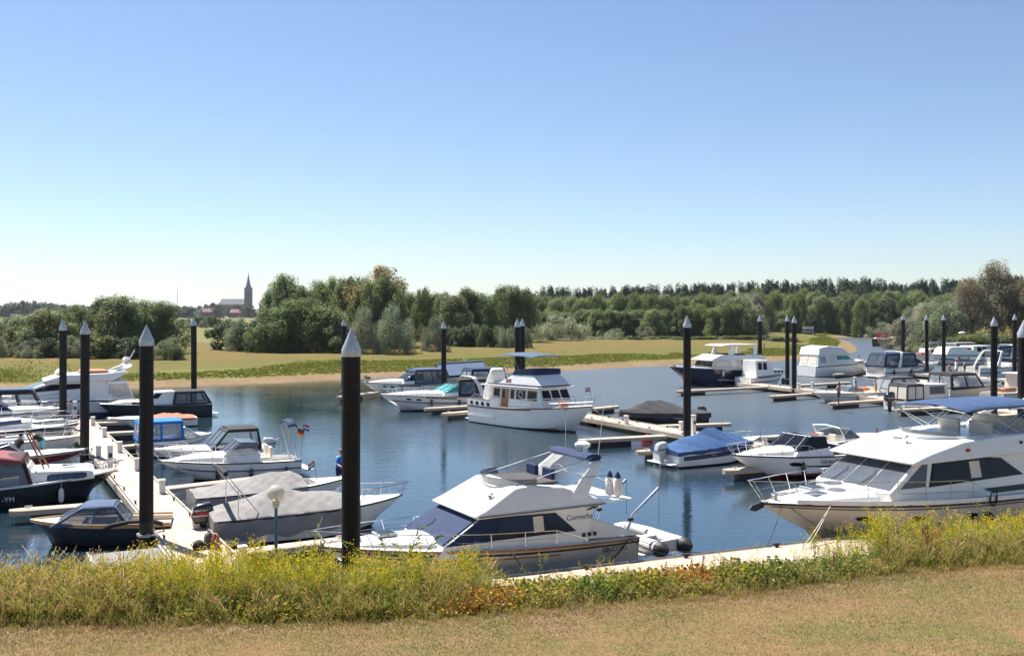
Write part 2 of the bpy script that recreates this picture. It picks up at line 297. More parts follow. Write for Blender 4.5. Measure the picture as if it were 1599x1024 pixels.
# ================================================================ docks
DZ = .5
def beam_obj(name, a, b, wid, z0, z1, m, parent, inset0=0, inset1=0, off=0.0, bevel=0.0):
    """box lying along a->b in the parent's frame (parent stands at a, turned along a->b)"""
    L = (Vector(b) - Vector(a)).length
    return MB().box(inset0, L - inset1, off - wid / 2, off + wid / 2, z0, z1).build(name, m, parent, smooth=0, bevel=bevel)
def dock(a, b, wid, label, seg=6.0, lines=True):
    a = Vector(a); b = Vector(b); d = b - a; L = d.to_2d().length; root = empty('floating_dock', (a.x, a.y, 0), math.atan2(d.y, d.x))
    tag(root, label, 'dock', 'main floating docks'); n = max(1, round(L / seg)); s = L / n
    for i in range(n):
        MB().box(i * s + .012, (i + 1) * s - .012, -wid / 2 + .07, wid / 2 - .07, DZ - .16, DZ + random.uniform(-.004, .004)).build('deck_panel', 'concrete', root, smooth=0, bevel=.012)
        MB().box(i * s + .5, (i + 1) * s - .5, -wid / 2 + .12, wid / 2 - .12, -.35, DZ - .17).build('pontoon', 'float_black', root, smooth=0, bevel=.03)
    for sd in (-1, 1):
        MB().box(0, L, sd * (wid / 2 - .035) - .033, sd * (wid / 2 - .035) + .033, DZ - .24, DZ + .03).build('edge_beam', 'concrete_side', root, smooth=0, bevel=.01)
        for q in range(int(L // 3.2)):
            cx_ = 1.5 + q * 3.2; c = MB(); c.box(cx_ - .12, cx_ + .12, sd * (wid / 2 - .2) - .03, sd * (wid / 2 - .2) + .03, DZ + .08, DZ + .12); c.box(cx_ - .05, cx_ + .05, sd * (wid / 2 - .2) - .025, sd * (wid / 2 - .2) + .025, DZ, DZ + .09); c.build('cleat', 'rubber', root, smooth=0)
        MB().tube([(0, sd * (wid / 2 - .1), DZ + .05), (L, sd * (wid / 2 - .1), DZ + .05)], .016).build('cable_rail', 'aluminium', root)
    return root
def finger(p0, p1, label, wid=.62):
    a = P(*p0, DZ); b = P(*p1, DZ); d = b - a; L = d.length; root = empty('finger_pier', (a.x, a.y, 0), math.atan2(d.y, d.x)); tag(root, label, 'finger pier', 'finger piers')
    m = MB(); rings = []
    for x, hw in ((-.1, wid / 2), (L - .5, wid / 2 * .9), (L - .15, wid / 2 * .75), (L, wid / 2 * .4)):
        rings.append([(x, -hw, DZ - .2), (x, hw, DZ - .2), (x, hw, DZ - .03), (x, hw * .8, DZ + .005), (x, -hw * .8, DZ + .005), (x, -hw, DZ - .03)])
    m.loft(rings, True, True, True).build('deck', 'concrete', root, smooth=30)
    MB().box(max(.2, L - 3.2), L - .7, -wid / 2 + .06, wid / 2 - .06, -.4, DZ - .2).build('pontoon', 'float_black', root, smooth=0, bevel=.03)
    c = MB(); c.box(L - .75, L - .5, -.03, .03, DZ + .07, DZ + .1); c.box(L - .66, L - .63, -.02, .02, DZ, DZ + .08); c.box(L - .6, L - .57, -.02, .02, DZ, DZ + .08); c.build('cleat', 'aluminium', root, smooth=0)
    return root
def lc(y): return Vector((-8.87 - .5355 * (y - 28.7), y, 0))      # middle line of the left dock
dock(lc(24.2), lc(65.2), 1.75, 'long beige concrete dock with brown bags on it, running out past the blue canopy boat')
SD = Vector((math.cos(R(23.5)), math.sin(R(23.5)), 0)); SN = Vector((-SD.y, SD.x, 0)); SC = Vector((4.42, 28.5, 0)) - SN * 1.3
dock(SC - SD * 10.6, SC + SD * 40, 2.5, 'beige concrete walkway along the weedy shore, alongside the two large motor yachts', seg=8)
def cc(y): return Vector((6.3 - .5355 * (y - 65.1), y, 0))
dock(cc(87), cc(44.5), 1.75, 'concrete dock between the white trawler and the blue covered speedboat')
def rc(y): return Vector((24.2 + .43 * (96.5 - y), y, 0))
dock(rc(99), rc(52), 1.75, 'concrete dock running from the navy trawler yacht past the sunbathers speedboat')
dock(P(1340, 577, DZ), P(1680, 599.5, DZ), 1.75, 'far concrete dock on which four people stand beside a sport cruiser')
FL = 'narrow concrete finger pier '
for a, b, l in [((152, 659), (236, 656), 'ahead of the navy hulled cabin boat'), ((163, 675), (245, 671), 'beside the white tender with terracotta cover'), ((184, 696), (232, 692), 'next to the bright blue canopy boat'),
    ((249, 762), (460, 738), 'alongside the white sport cabin boat with folded blue sunshade'), ((348, 863), (560, 837), 'between the grey covered boat and the yacht with davits'),
    ((186, 783), (14, 796), 'in front of the black hull with maroon canopy'), ((128, 704), (-60, 717), 'behind the two people bending in an open boat'), ((108, 668), (-60, 678), 'among the white bows left of the long dock'),
    ((1035, 679), (903, 686), 'ending below the white trawler bow'), ((760, 631), (663, 637), 'touching the side of the white express cruiser'), ((768, 638), (690, 645), 'ending behind the white trawler, clear of any hull'), ((600, 610), (527, 619), 'beside the farthest black pile ahead of the canopied cruiser'),
    ((1150, 690), (994, 704), 'behind the blue covered speedboat and its outboard'), ((1290, 721), (1130, 733), 'under the bow of the cabin boat with dark windscreen panes'), ((1020, 664), (1141, 660), 'in front of the charcoal covered runabout'),
    ((1140, 684), (1262, 677), 'beyond the bow of the blue covered speedboat'), ((1272, 706), (1380, 698), 'beside the red and white bowrider'), ((925, 637), (965, 633), 'stub beyond the flag of the white trawler'),
    ((1215, 602), (1056, 610), 'along the side of the navy trawler yacht'), ((1310, 610), (1202, 618), 'standing empty by the pair of thin piles'), ((1412, 621), (1294, 629), 'on which the barefoot woman stands'), ((1490, 634), (1399, 639), 'beside the boat with black outboard and cabin'),
    ((1590, 645), (1524, 651), 'beyond the blue sunshade of the large motor yacht'), ((1240, 601), (1327, 596), 'behind the white service post near the square hardtop cruiser'), ((1372, 576), (1303, 584), 'alongside the square white hardtop cruiser')]:
    finger(a, b, FL + l)
# grey access ramp by the left dock
rp = empty('access_ramp', lc(30.4) + U * -1.95, math.atan2(-V.y, -V.x)); tag(rp, 'grey ramp beside the dock, leading from the weeds to the near black pile', 'ramp')
MB().loft([[(0, -.95, DZ - .25), (0, .95, DZ - .25), (0, .95, DZ - .05), (0, -.95, DZ - .05)], [(3.4, -.95, DZ - .25), (3.4, .95, DZ - .25), (3.4, .95, DZ), (3.4, -.95, DZ)], [(6.6, -.95, .3), (6.6, .95, .3), (6.6, .95, .75), (6.6, -.95, .75)]], True, True, True).build('ramp_slab', 'ramp_grey', rp, smooth=0)
MB().box(.3, 3.2, -.8, .8, -.35, DZ - .26).build('pontoon', 'float_black', rp, smooth=0)
for sd in (-1, 1): MB().box(0, 3.4, sd * .99 - .035, sd * .99 + .035, DZ - .26, DZ + .03).build('kerb_rail', 'aluminium', rp, smooth=0)
# ---------------------------------------------------------------- piles
def make_pile(h):
    root = empty('mooring_pile')
    MB().lathe((0, 0, 0), [(.215, -2.0), (.215, h - .62)], 20).build('shaft', 'pile_black', root)
    MB().lathe((0, 0, 0), [(.222, h - .66), (.228, h - .57), (.228, h - .5), (.01, h)], 20).build('cap', 'zinc', root, smooth=30)
    c = MB()
    for k in range(4):
        a = k * math.pi / 2 + .4; c.box(.225 * math.cos(a) - .035, .225 * math.cos(a) + .035, .225 * math.sin(a) - .035, .225 * math.sin(a) + .035, DZ + .0, DZ + .12)
    c.lathe((0, 0, 0), [(.29, DZ + .02), (.29, DZ + .09), (.24, DZ + .09), (.24, DZ + .02)], 16).build('guide_collar', 'aluminium', root, smooth=30)
    return root
PILES = [(547.5, 23.0, 512, 'by the cream yacht bow, broadest of all piles'), (228.5, 31.2, 507, 'standing by the launch with blue sprayhood'), (132, 49, 501, 'on the long dock beside the two people bending over'), (98.5, 61, 499, 'in front of the white flybridge yacht'),
    (303, 76, 495, 'behind the navy hulled cabin boat'), (536.5, 89, 497, 'peeking out behind the broadest pile'), (693, 85, 501, 'rising behind the white express cruiser'), (808.5, 76, 497, 'behind the white trawler, left one of a close pair'), (816, 84, 497, 'behind the white trawler, right one of a close pair'),
    (1073, 55.7, 493, 'at the stern of the charcoal covered runabout'), (1187, 104, 492, 'rising behind the navy trawler yacht'), (1229.5, 104, 492, 'thinner of the two by the empty finger pier'), (1240, 91, 493, 'nearer of the two by the empty finger pier'),
    (1410, 122, 491, 'behind the cruiser with navy canvas'), (1447.5, 116, 491, 'at the bow of the far cruiser with brown rail'), (1473.5, 113, 491, 'on the far dock beside the people'), (1552, 68, 494, 'beside the small wheelhouse boat'), (1584, 108, 490, 'far behind the sport cruiser with curved arch'), (1598, 37.5, 499.5, 'rising behind the blue sunshade of the large motor yacht')]
for px, d, ty, l in PILES:
    r = make_pile(CAMZ - (ty - HY) / F * d); r.location = PD(px, d, 0); r.rotation_euler = (random.uniform(-.006, .006), random.uniform(-.006, .006), random.uniform(0, 6)); tag(r, 'black mooring pile with zinc cap ' + l, 'pile', 'mooring piles')
# ---------------------------------------------------------------- bollards, service posts on the docks
def make_post(tall):
    r = empty('service_post' if tall else 'dock_bollard')
    h = 1.05 if tall else .5
    MB().box(-.11, .11, -.11, .11, 0, h).build('post', 'plastic_white', r, smooth=0, bevel=.03)
    MB().box(-.135, .135, -.135, .135, h - .02, h + .05).build('cap', 'plastic_white', r, smooth=0, bevel=.03)
    MB().box(-.15, .15, -.15, .15, 0, .035).build('base_plate', 'aluminium', r, smooth=0)
    if tall:
        MB().box(-.07, .07, -.122, -.108, .55, .75).build('socket_panel', 'ink', r, smooth=0); MB().tube([(.11, 0, .5), (.2, 0, .48), (.22, .1, .3), (.2, 0, .15), (.2, -.1, .3), (.21, 0, .46)], .022).build('hose_loop', 'rope_dark', r)
    return r
b0, s0 = make_post(False), make_post(True); first = [True, True]
for px, py, tall, l in [(117, 652, 1, 'by the stern of the flybridge yacht'), (145, 664, 0, 'at the head of the dock near the flybridge yacht'), (163, 682, 0, 'by the white tender'), (187, 706, 0, 'next to the bright blue canopy'), (154, 714, 0, 'on the dock edge near the bending people'), (172, 733, 1, 'on the long dock opposite the maroon canopy'), (214, 734, 0, 'beside the black canopy runabout'), (253, 770, 0, 'at the finger pier of the white sport cabin boat'), (306, 824, 0, 'by the black outboard'), (379, 882, 0, 'at the dock end by the weeds'),
    (978, 662, 0, 'off the trawler bow'), (1064, 672, 0, 'just before the dock pile amid the fairway'), (1083, 677, 1, 'behind the blue covered speedboat'), (1194, 697, 0, 'at the bow of the blue covered speedboat'), (1220, 706, 0, 'near the cabin boat with dark panes'), (1345, 721, 0, 'behind the foredeck of the large motor yacht'), (1247, 607, 0, 'beside the paired thin piles'), (1269, 606, 0, 'behind the empty finger pier'), (1335, 607, 1, 'behind the white speedboat with orange float'), (1414, 622, 1, 'by the boat with a black outboard'), (1474, 583, 1, 'beside the seated woman on the far dock')]:
    src = s0 if tall else b0; k = 1 if tall else 0; p = P(px, py, DZ + .005)
    if first[k]: r = src; r.location = p; r.rotation_euler = (0, 0, R(UA)); first[k] = False
    else: r = copy_thing(src, p, R(UA))
    tag(r, ('tall white service post ' if tall else 'short white dock bollard ') + l, 'post' if tall else 'bollard', 'posts on the docks')
# ================================================================ trees
def leaf_cloud(rng, centres, radii, n_per, size, col, jit=.25, zs=1.3, aspect=2.0, droop=.3):
    """many small leaf quads spread through ellipsoid clumps"""
    C = np.repeat(centres, n_per, 0); Rr = np.repeat(radii, n_per); n = len(C)
    d = rng.normal(size=(n, 3)); d /= np.linalg.norm(d, axis=1, keepdims=True); rad = rng.uniform(.35, 1.05, n) ** .6
    p = C + d * (Rr * rad)[:, None] * np.array([1, 1, zs])
    nrm = d * .9 + rng.normal(size=(n, 3)) * .7 + np.array([0, 0, .35]); nrm /= np.linalg.norm(nrm, axis=1, keepdims=True)
    ax = rng.normal(size=(n, 3)) * .6 + np.array([0, 0, 1.0 - droop]); ax -= nrm * np.sum(ax * nrm, 1, keepdims=True); ax /= np.linalg.norm(ax, axis=1, keepdims=True) + 1e-9
    bx = np.cross(nrm, ax); s = rng.uniform(.6, 1.25, n)[:, None] * size
    v = np.stack([p - ax * s, p + bx * s / aspect, p + ax * s, p - bx * s / aspect], 1).reshape(-1, 3); v[:, 2] = np.maximum(v[:, 2], .02)
    ct = np.repeat(rng.uniform(1 - jit, 1 + jit, (len(centres), 1)), n_per, 0) * rng.uniform(.75, 1.25, (n, 1))
    warm = np.repeat(rng.uniform(-.12, .12, (len(centres), 1)), n_per, 0); c = 1.6 * np.array(col)[None] * ct * np.concatenate([1 + warm, np.ones((n, 1)), 1 - warm], 1)
    return v, c
def mk_tree(seed, H, W, col, kind, n_clump, n_leaf, size, base=.06, trunk=True, tint2=None):
    rng = np.random.default_rng(seed); cs = []
    while len(cs) < n_clump:
        u = rng.uniform(base, 1.0); a = rng.uniform(0, 6.283)
        if kind == 'willow': prof = np.interp(u, [0, .15, .4, .7, .9, 1], [.75, .95, 1, .8, .5, .2])
        elif kind == 'bush': prof = np.interp(u, [0, .3, .6, .85, 1], [1, 1, .85, .55, .2])
        elif kind == 'poplar': prof = np.interp(u, [0, .2, .5, .8, 1], [.5, .9, 1, .75, .25])
        else: prof = np.interp(u, [0, .12, .3, .6, .85, 1], [.15, .35, .9, 1, .7, .2])
        lob = 1 + .25 * math.sin(3 * a + seed) + .15 * math.sin(5 * a + 2 * seed); r = W / 2 * prof * lob * math.sqrt(rng.uniform(.1, 1))
        cs.append((r * math.cos(a), r * math.sin(a), u * H * .93))
    cs = np.array(cs); rad = rng.uniform(.09, .19, n_clump) * W * (1.0 if kind != 'poplar' else 1.5)
    v, c = leaf_cloud(rng, cs, rad, n_leaf, size, col, zs={'willow': 1.6, 'poplar': 1.7}.get(kind, 1.15))
    if tint2 is not None:
        k = np.repeat(rng.uniform(0, 1, n_clump) < .35, n_leaf); c[k] = c[k] * np.array(tint2)
    f = np.arange(len(v)).reshape(-1, 4); me = fast_mesh('crown', v, f, c, 'leaf')
    root = empty('tree'); link('crown', me, root)
    if trunk:
        m = MB(); th = H * .62; pts = [(0, 0, -.3), (.06 * W * math.sin(seed), .04 * W, th * .4), (.1 * W * math.sin(seed * 2), -.03 * W, th)]
        m.tube(pts, .028 * H, 8, .01 * H)
        for k in range(7):
            a = k * 2.4 + seed; z0 = H * (.1 + .06 * k); q = .3 * W
            m.tube([(0, 0, z0), (q * .5 * math.cos(a), q * .5 * math.sin(a), z0 + .13 * H), (q * math.cos(a), q * math.sin(a), z0 + .32 * H)], .013 * H, 6, .004 * H)
        m.build('trunk', 'bark', root)
    return root
GW = (.108, .137, .048); GS = (.155, .168, .105); GD = (.052, .072, .030); GP = (.036, .054, .026); GB = (.075, .09, .026)
TREES = {
 'willow': [mk_tree(1, 12, 7.5, GW, 'willow', 70, 300, .165), mk_tree(2, 12, 8, (.095, .125, .042), 'willow', 74, 290, .165), mk_tree(3, 12, 7, (.122, .142, .062), 'willow', 68, 300, .165, tint2=(.8, .85, .8)), mk_tree(4, 12, 8.5, (.088, .12, .038), 'willow', 76, 280, .17)],
 'silver': [mk_tree(5, 11, 9, GS, 'willow', 72, 290, .155, tint2=(.7, .8, .65)), mk_tree(6, 11, 8, (.17, .178, .125), 'willow', 68, 290, .155)],
 'bush': [mk_tree(7, 5, 6.5, GS, 'bush', 50, 280, .115, base=.0, trunk=False), mk_tree(8, 5, 6, (.12, .14, .065), 'bush', 50, 280, .115, base=.0, trunk=False), mk_tree(9, 3, 4, GB, 'bush', 34, 150, .15, base=.0, trunk=False), mk_tree(10, 3, 4, GD, 'bush', 34, 150, .15, base=0, trunk=False)],
 'poplar': [mk_tree(11, 20, 7.5, GP, 'poplar', 46, 130, .4), mk_tree(12, 20, 6.5, (.034, .056, .028), 'poplar', 44, 130, .4)],
 'round': [mk_tree(13, 14, 12, (.045, .06, .028), 'round', 44, 90, .55), mk_tree(14, 14, 11, (.055, .07, .03), 'round', 40, 90, .55)],
 'rusty': [mk_tree(15, 18, 10, (.125, .125, .078), 'willow', 70, 290, .17, base=.12, tint2=(1.05, .72, .75)), mk_tree(16, 13, 7, (.135, .12, .048), 'willow', 66, 280, .165)],
}
TNAME = {'willow': 'willow_tree', 'silver': 'willow_tree', 'bush': 'bush', 'poplar': 'poplar_tree', 'round': 'tree', 'rusty': 'willow_tree'}
TH = {}
for k, l in TREES.items():
    for t in l: TH[t] = max(v.co.z for v in t.children[0].data.vertices); TH[t, 'w'] = 2 * np.percentile([abs(v.co.x) for v in t.children[0].data.vertices], 97)
used = set()
def plant(kind, x, y, h, w=None, label=None, group=None, i=None):
    src = random.choice(TREES[kind]) if i is None else TREES[kind][i]; t = float(bank_dist(np.array([x]), np.array([y]))[0])
    z = float(far_h(np.array([max(t, 0)]), np.array([x]), np.array([y]))[0]) - .1 if y > 60 else float(dike_h(np.array([x]), np.array([y]))[0][0])
    sz = h / TH[src]; sx = (w / TH[src, 'w'] if w else sz * random.uniform(.9, 1.15)); rz = random.uniform(0, 6.28)
    if src in used: r = copy_thing(src, (x, y, z), rz, (sx, sx, sz))
    else: r = src; used.add(src); r.location = (x, y, z); r.rotation_euler = (0, 0, rz); r.scale = (sx, sx, sz)
    r.name = TNAME[kind]; tag(r, label, {'bush': 'bush'}.get(kind, 'tree'), group); return r
def row(kind, ctrl, d0, d1, step, label, group, hj=.14, wpx=None):
    xs_, ys_ = zip(*ctrl); x = xs_[0]
    while x <= xs_[-1]:
        d = random.uniform(d0, d1); ty = np.interp(x, xs_, ys_); p = PD(x + random.uniform(-.3, .3) * step, d)
        h = (CAMZ - 2.0 + (HY - ty) * d / F) * random.uniform(1 - hj, 1.02)
        plant(kind, p.x, p.y, max(h, .8), (wpx * d / F * random.uniform(.8, 1.2)) if wpx else None, label, group); x += step * random.uniform(.8, 1.2)
row('willow', [(-160, 492), (0, 489), (40, 482), (70, 478), (110, 470), (140, 457), (180, 455), (205, 466), (240, 458), (275, 470)], 127, 140, 26, 'grey green willow in the clump beside the gap towards the church', 'willows beside the church gap', wpx=62)
row('bush', [(-160, 515), (100, 520), (278, 520)], 123, 126, 26, 'low leafy bush at the foot of the willows beside the church gap', 'bushes below the church gap willows', wpx=44)
row('bush', [(352, 492), (378, 482), (404, 486)], 146, 152, 24, 'pale willow bush between the church gap and the tall willows', 'pale bushes by the church gap', hj=.05, wpx=56)
row('willow', [(425, 428), (445, 420), (480, 427), (520, 417), (560, 420), (600, 426), (632, 436)], 150, 172, 22, 'tall willow in the highest clump on the far meadow', 'tall willows on the far meadow', hj=.12, wpx=66)
row('willow', [(428, 465), (470, 450), (515, 470)], 144, 147, 26, 'dark leafy willow at the front of the highest clump', 'front willows of the tall clump', wpx=80)
p = PD(598, 162); plant('rusty', p.x, p.y, 5.5 + 77 * 162 / F, 8.5, 'willow with browning leaves on top of the tall clump', i=1)
for px, ty, d, wpx, l in [(572, 468, 141, 62, 'rounded grey willow bush in front of the tall willows'), (615, 463, 141, 66, 'broad silvery willow bush in front of the tall willows'), (678, 487, 146, 48, 'small silvery bush at the end of the dark hedge'), (872, 488, 196, 84, 'broad dome shaped willow bush on the meadow before the long wood'), (1010, 506, 212, 30, 'little whitish bush before the long wood'), (960, 510, 212, 34, 'low reddish grey bush before the long wood'), (1378, 490, 296, 50, 'round pale willow over the end of the inlet'), (528, 508, 143, 40, 'low green bush between the tall willows and the silvery bushes')]:
    p = PD(px, d); plant('bush', p.x, p.y, 5.5 + (HY - ty) * d / F, wpx * d / F, l, i=0 if 'green' not in l else 2)
row('willow', [(640, 450), (665, 444), (700, 449), (740, 444), (800, 441), (832, 447)], 180, 200, 17, 'willow in the row behind the dark hedge', 'willows behind the hedge', wpx=50)
row('bush', [(692, 508), (740, 505), (830, 504)], 158, 163, 11, 'dark shrub of the clipped looking hedge', 'dark hedge shrubs', hj=.06, wpx=24)
row('willow', [(838, 462), (900, 457), (960, 455), (1000, 450), (1060, 453), (1120, 450), (1180, 446)], 232, 275, 11, 'willow in the long wood behind the meadow', 'willows of the long wood', wpx=40)
row('willow', [(845, 485), (930, 478), (1000, 480), (1100, 470), (1180, 470)], 222, 230, 20, 'lower willow at the front of the long wood', 'front willows of the long wood', wpx=42)
row('silver', [(1135, 455), (1160, 447), (1195, 450)], 226, 238, 26, 'silvery willow where the long wood meets the promontory', 'silvery willows by the promontory', wpx=54)
row('willow', [(1195, 452), (1250, 446), (1300, 453), (1340, 446), (1400, 448), (1490, 452)], 300, 345, 10, 'willow in the wood beyond the inlet', 'willows beyond the inlet', wpx=36)
row('willow', [(1195, 480), (1260, 476), (1330, 482), (1365, 470), (1410, 475)], 310, 318, 17, 'lower willow at the edge of the inlet', 'willows at the inlet edge', wpx=36)
row('poplar', [(820, 456), (855, 444), (900, 447), (960, 444), (1000, 441), (1100, 438), (1180, 436), (1260, 433), (1360, 431), (1420, 436), (1480, 430), (1599, 426), (1690, 430)], 415, 440, 9.5, 'dark poplar in the far row above the wood', 'far poplar row', hj=.07, wpx=23)
row('silver', [(1412, 470), (1440, 455), (1480, 451), (1500, 462)], 196, 212, 18, 'silvery willow on the right bank behind the far boats', 'silvery willows on the right bank', wpx=58)
for px, ty, d, w_, l in [(1556, 398, 205, 11, 'tallest ragged willow on the right bank'), (1516, 424, 200, 9, 'ragged willow with reddish twigs left of the tallest one'), (1604, 428, 200, 9, 'ragged willow cut by the picture edge'), (1650, 430, 205, 10, 'ragged willow outside the wood edge')]:
    p = PD(px, d); plant('rusty', p.x, p.y, 5.5 + (HY - ty) * d / F, w_, l, i=0)
row('bush', [(1412, 522), (1460, 512), (1520, 505), (1560, 515), (1700, 510)], 182, 192, 13, 'green bush on the right bank behind the far boats', 'bushes on the right bank', hj=.25, wpx=36)
row('bush', [(832, 527), (1060, 524), (1240, 518)], 206, 212, 13, 'low shrub along the back edge of the meadow', 'low shrubs at the meadow edge', hj=.3, wpx=24)
row('round', [(-220, 471), (0, 474), (30, 468), (60, 466), (110, 474), (200, 474), (300, 475), (330, 471), (400, 474)], 880, 1080, 11, 'dark tree on the far horizon by the town', 'trees on the far horizon', hj=.12, wpx=20)
row('bush', [(285, 497), (312, 489), (326, 490), (352, 497), (360, 488)], 330, 380, 12, 'dark bush in the fields before the town', 'field bushes before the town', wpx=15)
for k, l in TREES.items():
    for t in l:
        if t not in used:
            for ch in list(t.children): bpy.data.objects.remove(ch)
            bpy.data.objects.remove(t)
# ================================================================ town on the horizon
def house(px, d, w_, h, dep, wm, rm, label, flat=False):
    p = PD(px, d, 1.8); r = empty('house', p, random.uniform(-.1, .1)); tag(r, label, 'house', 'town houses on the horizon'); hw = w_ / 2
    MB().box(-hw, hw, 0, dep, 0, h).build('wall', wm, r, smooth=0)
    if flat: MB().box(-hw - .2, hw + .2, -.2, dep + .2, h + .004, h + .5).build('roof', 'slate', r, smooth=0)
    else: MB().add([(-hw - .3, -.4, h), (hw + .3, -.4, h), (hw + .3, dep / 2, h + 3.6), (-hw - .3, dep / 2, h + 3.6), (hw + .3, dep + .4, h), (-hw - .3, dep + .4, h)], [(0, 1, 2, 3), (3, 2, 4, 5), (0, 3, 5), (1, 4, 2), (0, 5, 4, 1)]).build('roof', rm, r, smooth=0)
    for fl in range(int(h // 2.9)):
        for k in range(max(1, int(w_ // 3))):
            x = -hw + (k + .5) * w_ / max(1, int(w_ // 3)); wn_ = MB().box(x - .65, x + .65, -.06, .02, .8 + fl * 2.8, 2.3 + fl * 2.8).build('window', 'plastic_white', r, smooth=0); MB().box(x - .5, x + .5, -.09, -.062, .95 + fl * 2.8, 2.15 + fl * 2.8).build('pane', 'glass', wn_, smooth=0)
for i, px in enumerate((287, 296.5, 306)): house(px, 980, 5.0, 8.8, 9, 'plastic_white', 'slate', ['white flat roofed house at the end of the town row', 'white flat roofed house in the middle of three alike', 'white flat roofed house next to the brick terrace'][i], True)
for i, px in enumerate(np.arange(313, 346, 4.6)): house(px, 985, 2.9 if 0 else 3.0, 6.2, 9, 'brick_far', 'roof_far', 'brick terrace house with red roof below the church', False)
for i, px in enumerate((362, 369, 376, 396, 405, 414)): house(px, 1010, 4.6, 5.6, 10, 'brick_far', 'roof_far', 'brick house with red roof behind the pale bushes', False)
for i, px in enumerate((85, 92, 20)): house(px, 900, 4.4, 4.5, 9, 'plastic_white', 'slate', 'pale low building showing between the far left trees', True)
ch = empty('church', PD(386.5, 1400, 1.8), 0); tag(ch, 'dark brick church with tall pointed spire above the town', 'church')
MB().box(-4.6, 4.6, 0, 9.2, 0, 37).build('tower', 'church_brick', ch, smooth=0)
MB().lathe((0, 4.6, 0), [(4.2, 40.5), (2.0, 50), (.25, 60)], 8).build('spire', 'slate', ch, smooth=0)
MB().add([(-4.9, -.3, 37), (4.9, -.3, 37), (4.9, 9.5, 37), (-4.9, 9.5, 37), (-3.9, .7, 40.6), (3.9, .7, 40.6), (3.9, 8.5, 40.6), (-3.9, 8.5, 40.6)], [(0, 1, 5, 4), (1, 2, 6, 5), (2, 3, 7, 6), (3, 0, 4, 7), (4, 5, 6, 7)]).build('spire_base', 'slate', ch, smooth=0)
for k in range(4): MB().lathe(((-4.2, 4.2)[k % 2], (.4, 8.8)[k // 2], 37), [(.7, 0), (.7, 2), (.02, 6)], 6).build('pinnacle', 'church_brick', ch, smooth=0)
MB().lathe((0, 4.6, 59.6), [(.12, 0), (.55, .8), (.12, 1.6), (.06, 4.2)], 8).build('finial', 'slate', ch)
MB().box(-40, -4.62, -1, 11, 0, 17).build('nave_wall', 'church_brick', ch, smooth=0)
MB().add([(-40.5, -1.6, 17), (-4.63, -1.6, 17), (-4.63, 5, 25), (-38, 5, 25), (-4.63, 11.6, 17), (-40.5, 11.6, 17)], [(0, 1, 2, 3), (3, 2, 4, 5), (0, 3, 5), (1, 4, 2), (0, 5, 4, 1)]).build('nave_roof', 'slate', ch, smooth=0)
for k in range(7): MB().box(-37 + k * 4.8, -35.4 + k * 4.8, -1.12, -.9, 6, 14).build('lancet_window', 'glass', ch, smooth=0)
for k in (-1.7, 1.7): MB().box(k - .8, k + .8, -.12, .1, 27, 34).build('belfry_opening', 'ink', ch, smooth=0)
ms = empty('radio_mast', PD(277, 1500, 1.8)); tag(ms, 'thin lattice radio mast on the horizon left of the church', 'mast'); m = MB()
for a in range(3):
    q = a * 2.094; m.tube([(1.0 * math.cos(q), 1.0 * math.sin(q), 0), (.25 * math.cos(q), .25 * math.sin(q), 40)], .13, 5)
for k in range(14):
    z = k * 2.8; e = 1 - .75 * z / 40; e2 = 1 - .75 * (z + 2.8) / 40
    for a in range(3): q = a * 2.094; m.tube([(e * math.cos(q), e * math.sin(q), z), (e2 * math.cos(q + 2.094), e2 * math.sin(q + 2.094), z + 2.8)], .06, 4)
m.build('lattice', 'aluminium', ms); MB().tube([(0, 0, 40), (0, 0, 46)], .08).build('antenna', 'aluminium', ms)
# sign frame and lamp on the far banks
sg = empty('sign_frame', PD(1262, 232, 1.6), .05); tag(sg, 'white slatted notice frame on posts at the promontory', 'sign')
for x in (-1.2, 1.2): MB().box(x - .06, x + .06, -.06, .06, 0, 2.75).build('post', 'plastic_white', sg, smooth=0)
for z in (.95, 1.6, 2.25): MB().box(-1.3, 1.3, -.1, -.062, z, z + .4).build('slat', 'plastic_white' if z > 2 else 'grey_ink', sg, smooth=0); 
for z in (1.37, 2.02): MB().box(-1.3, 1.3, -.1, -.062, z, z + .17).build('rail', 'plastic_white', sg, smooth=0)
lp = empty('path_lamp', PD(1502.5, 176, 1.0)); tag(lp, 'path lamp with flat white head before the right bank bushes', 'lamp')
MB().tube([(0, 0, 0), (0, 0, 2.8)], .05).build('pole', 'teak', lp); MB().lathe((0, 0, 2.75), [(.2, 0), (.62, .1), (.58, .3), (.1, .4)], 14).build('lamp_head', 'plastic_white', lp)
# ================================================================ weeds on the far bank
def scatter_leaves(name, pts, hts, n_per, size, cols, label, rng):
    P0 = np.repeat(pts, n_per, 0); Hh = np.repeat(hts, n_per); n = len(P0); u = rng.uniform(0, 1, n)
    p = P0 + np.stack([rng.normal(size=n) * (.12 + .45 * Hh) * (1 - .4 * u), rng.normal(size=n) * (.12 + .45 * Hh) * (1 - .4 * u), u * Hh], 1)
    ax = rng.normal(size=(n, 3)) * .5 + np.array([0, 0, 1]); ax /= np.linalg.norm(ax, axis=1, keepdims=True); bx = np.cross(ax, rng.normal(size=(n, 3))); bx /= np.linalg.norm(bx, axis=1, keepdims=True)
    s = rng.uniform(.5, 1.3, n)[:, None] * size; v = np.stack([p - ax * s, p + bx * s * .45, p + ax * s, p - bx * s * .45], 1).reshape(-1, 3)
    ci = np.repeat(rng.integers(0, len(cols), len(pts)), n_per); c = np.array(cols)[ci] * rng.uniform(.7, 1.25, (n, 1))
    me = fast_mesh(name, v, np.arange(n * 4).reshape(-1, 4), c, 'weed'); o = link(name, me); tag(o, label, 'weeds', kind='stuff'); return o
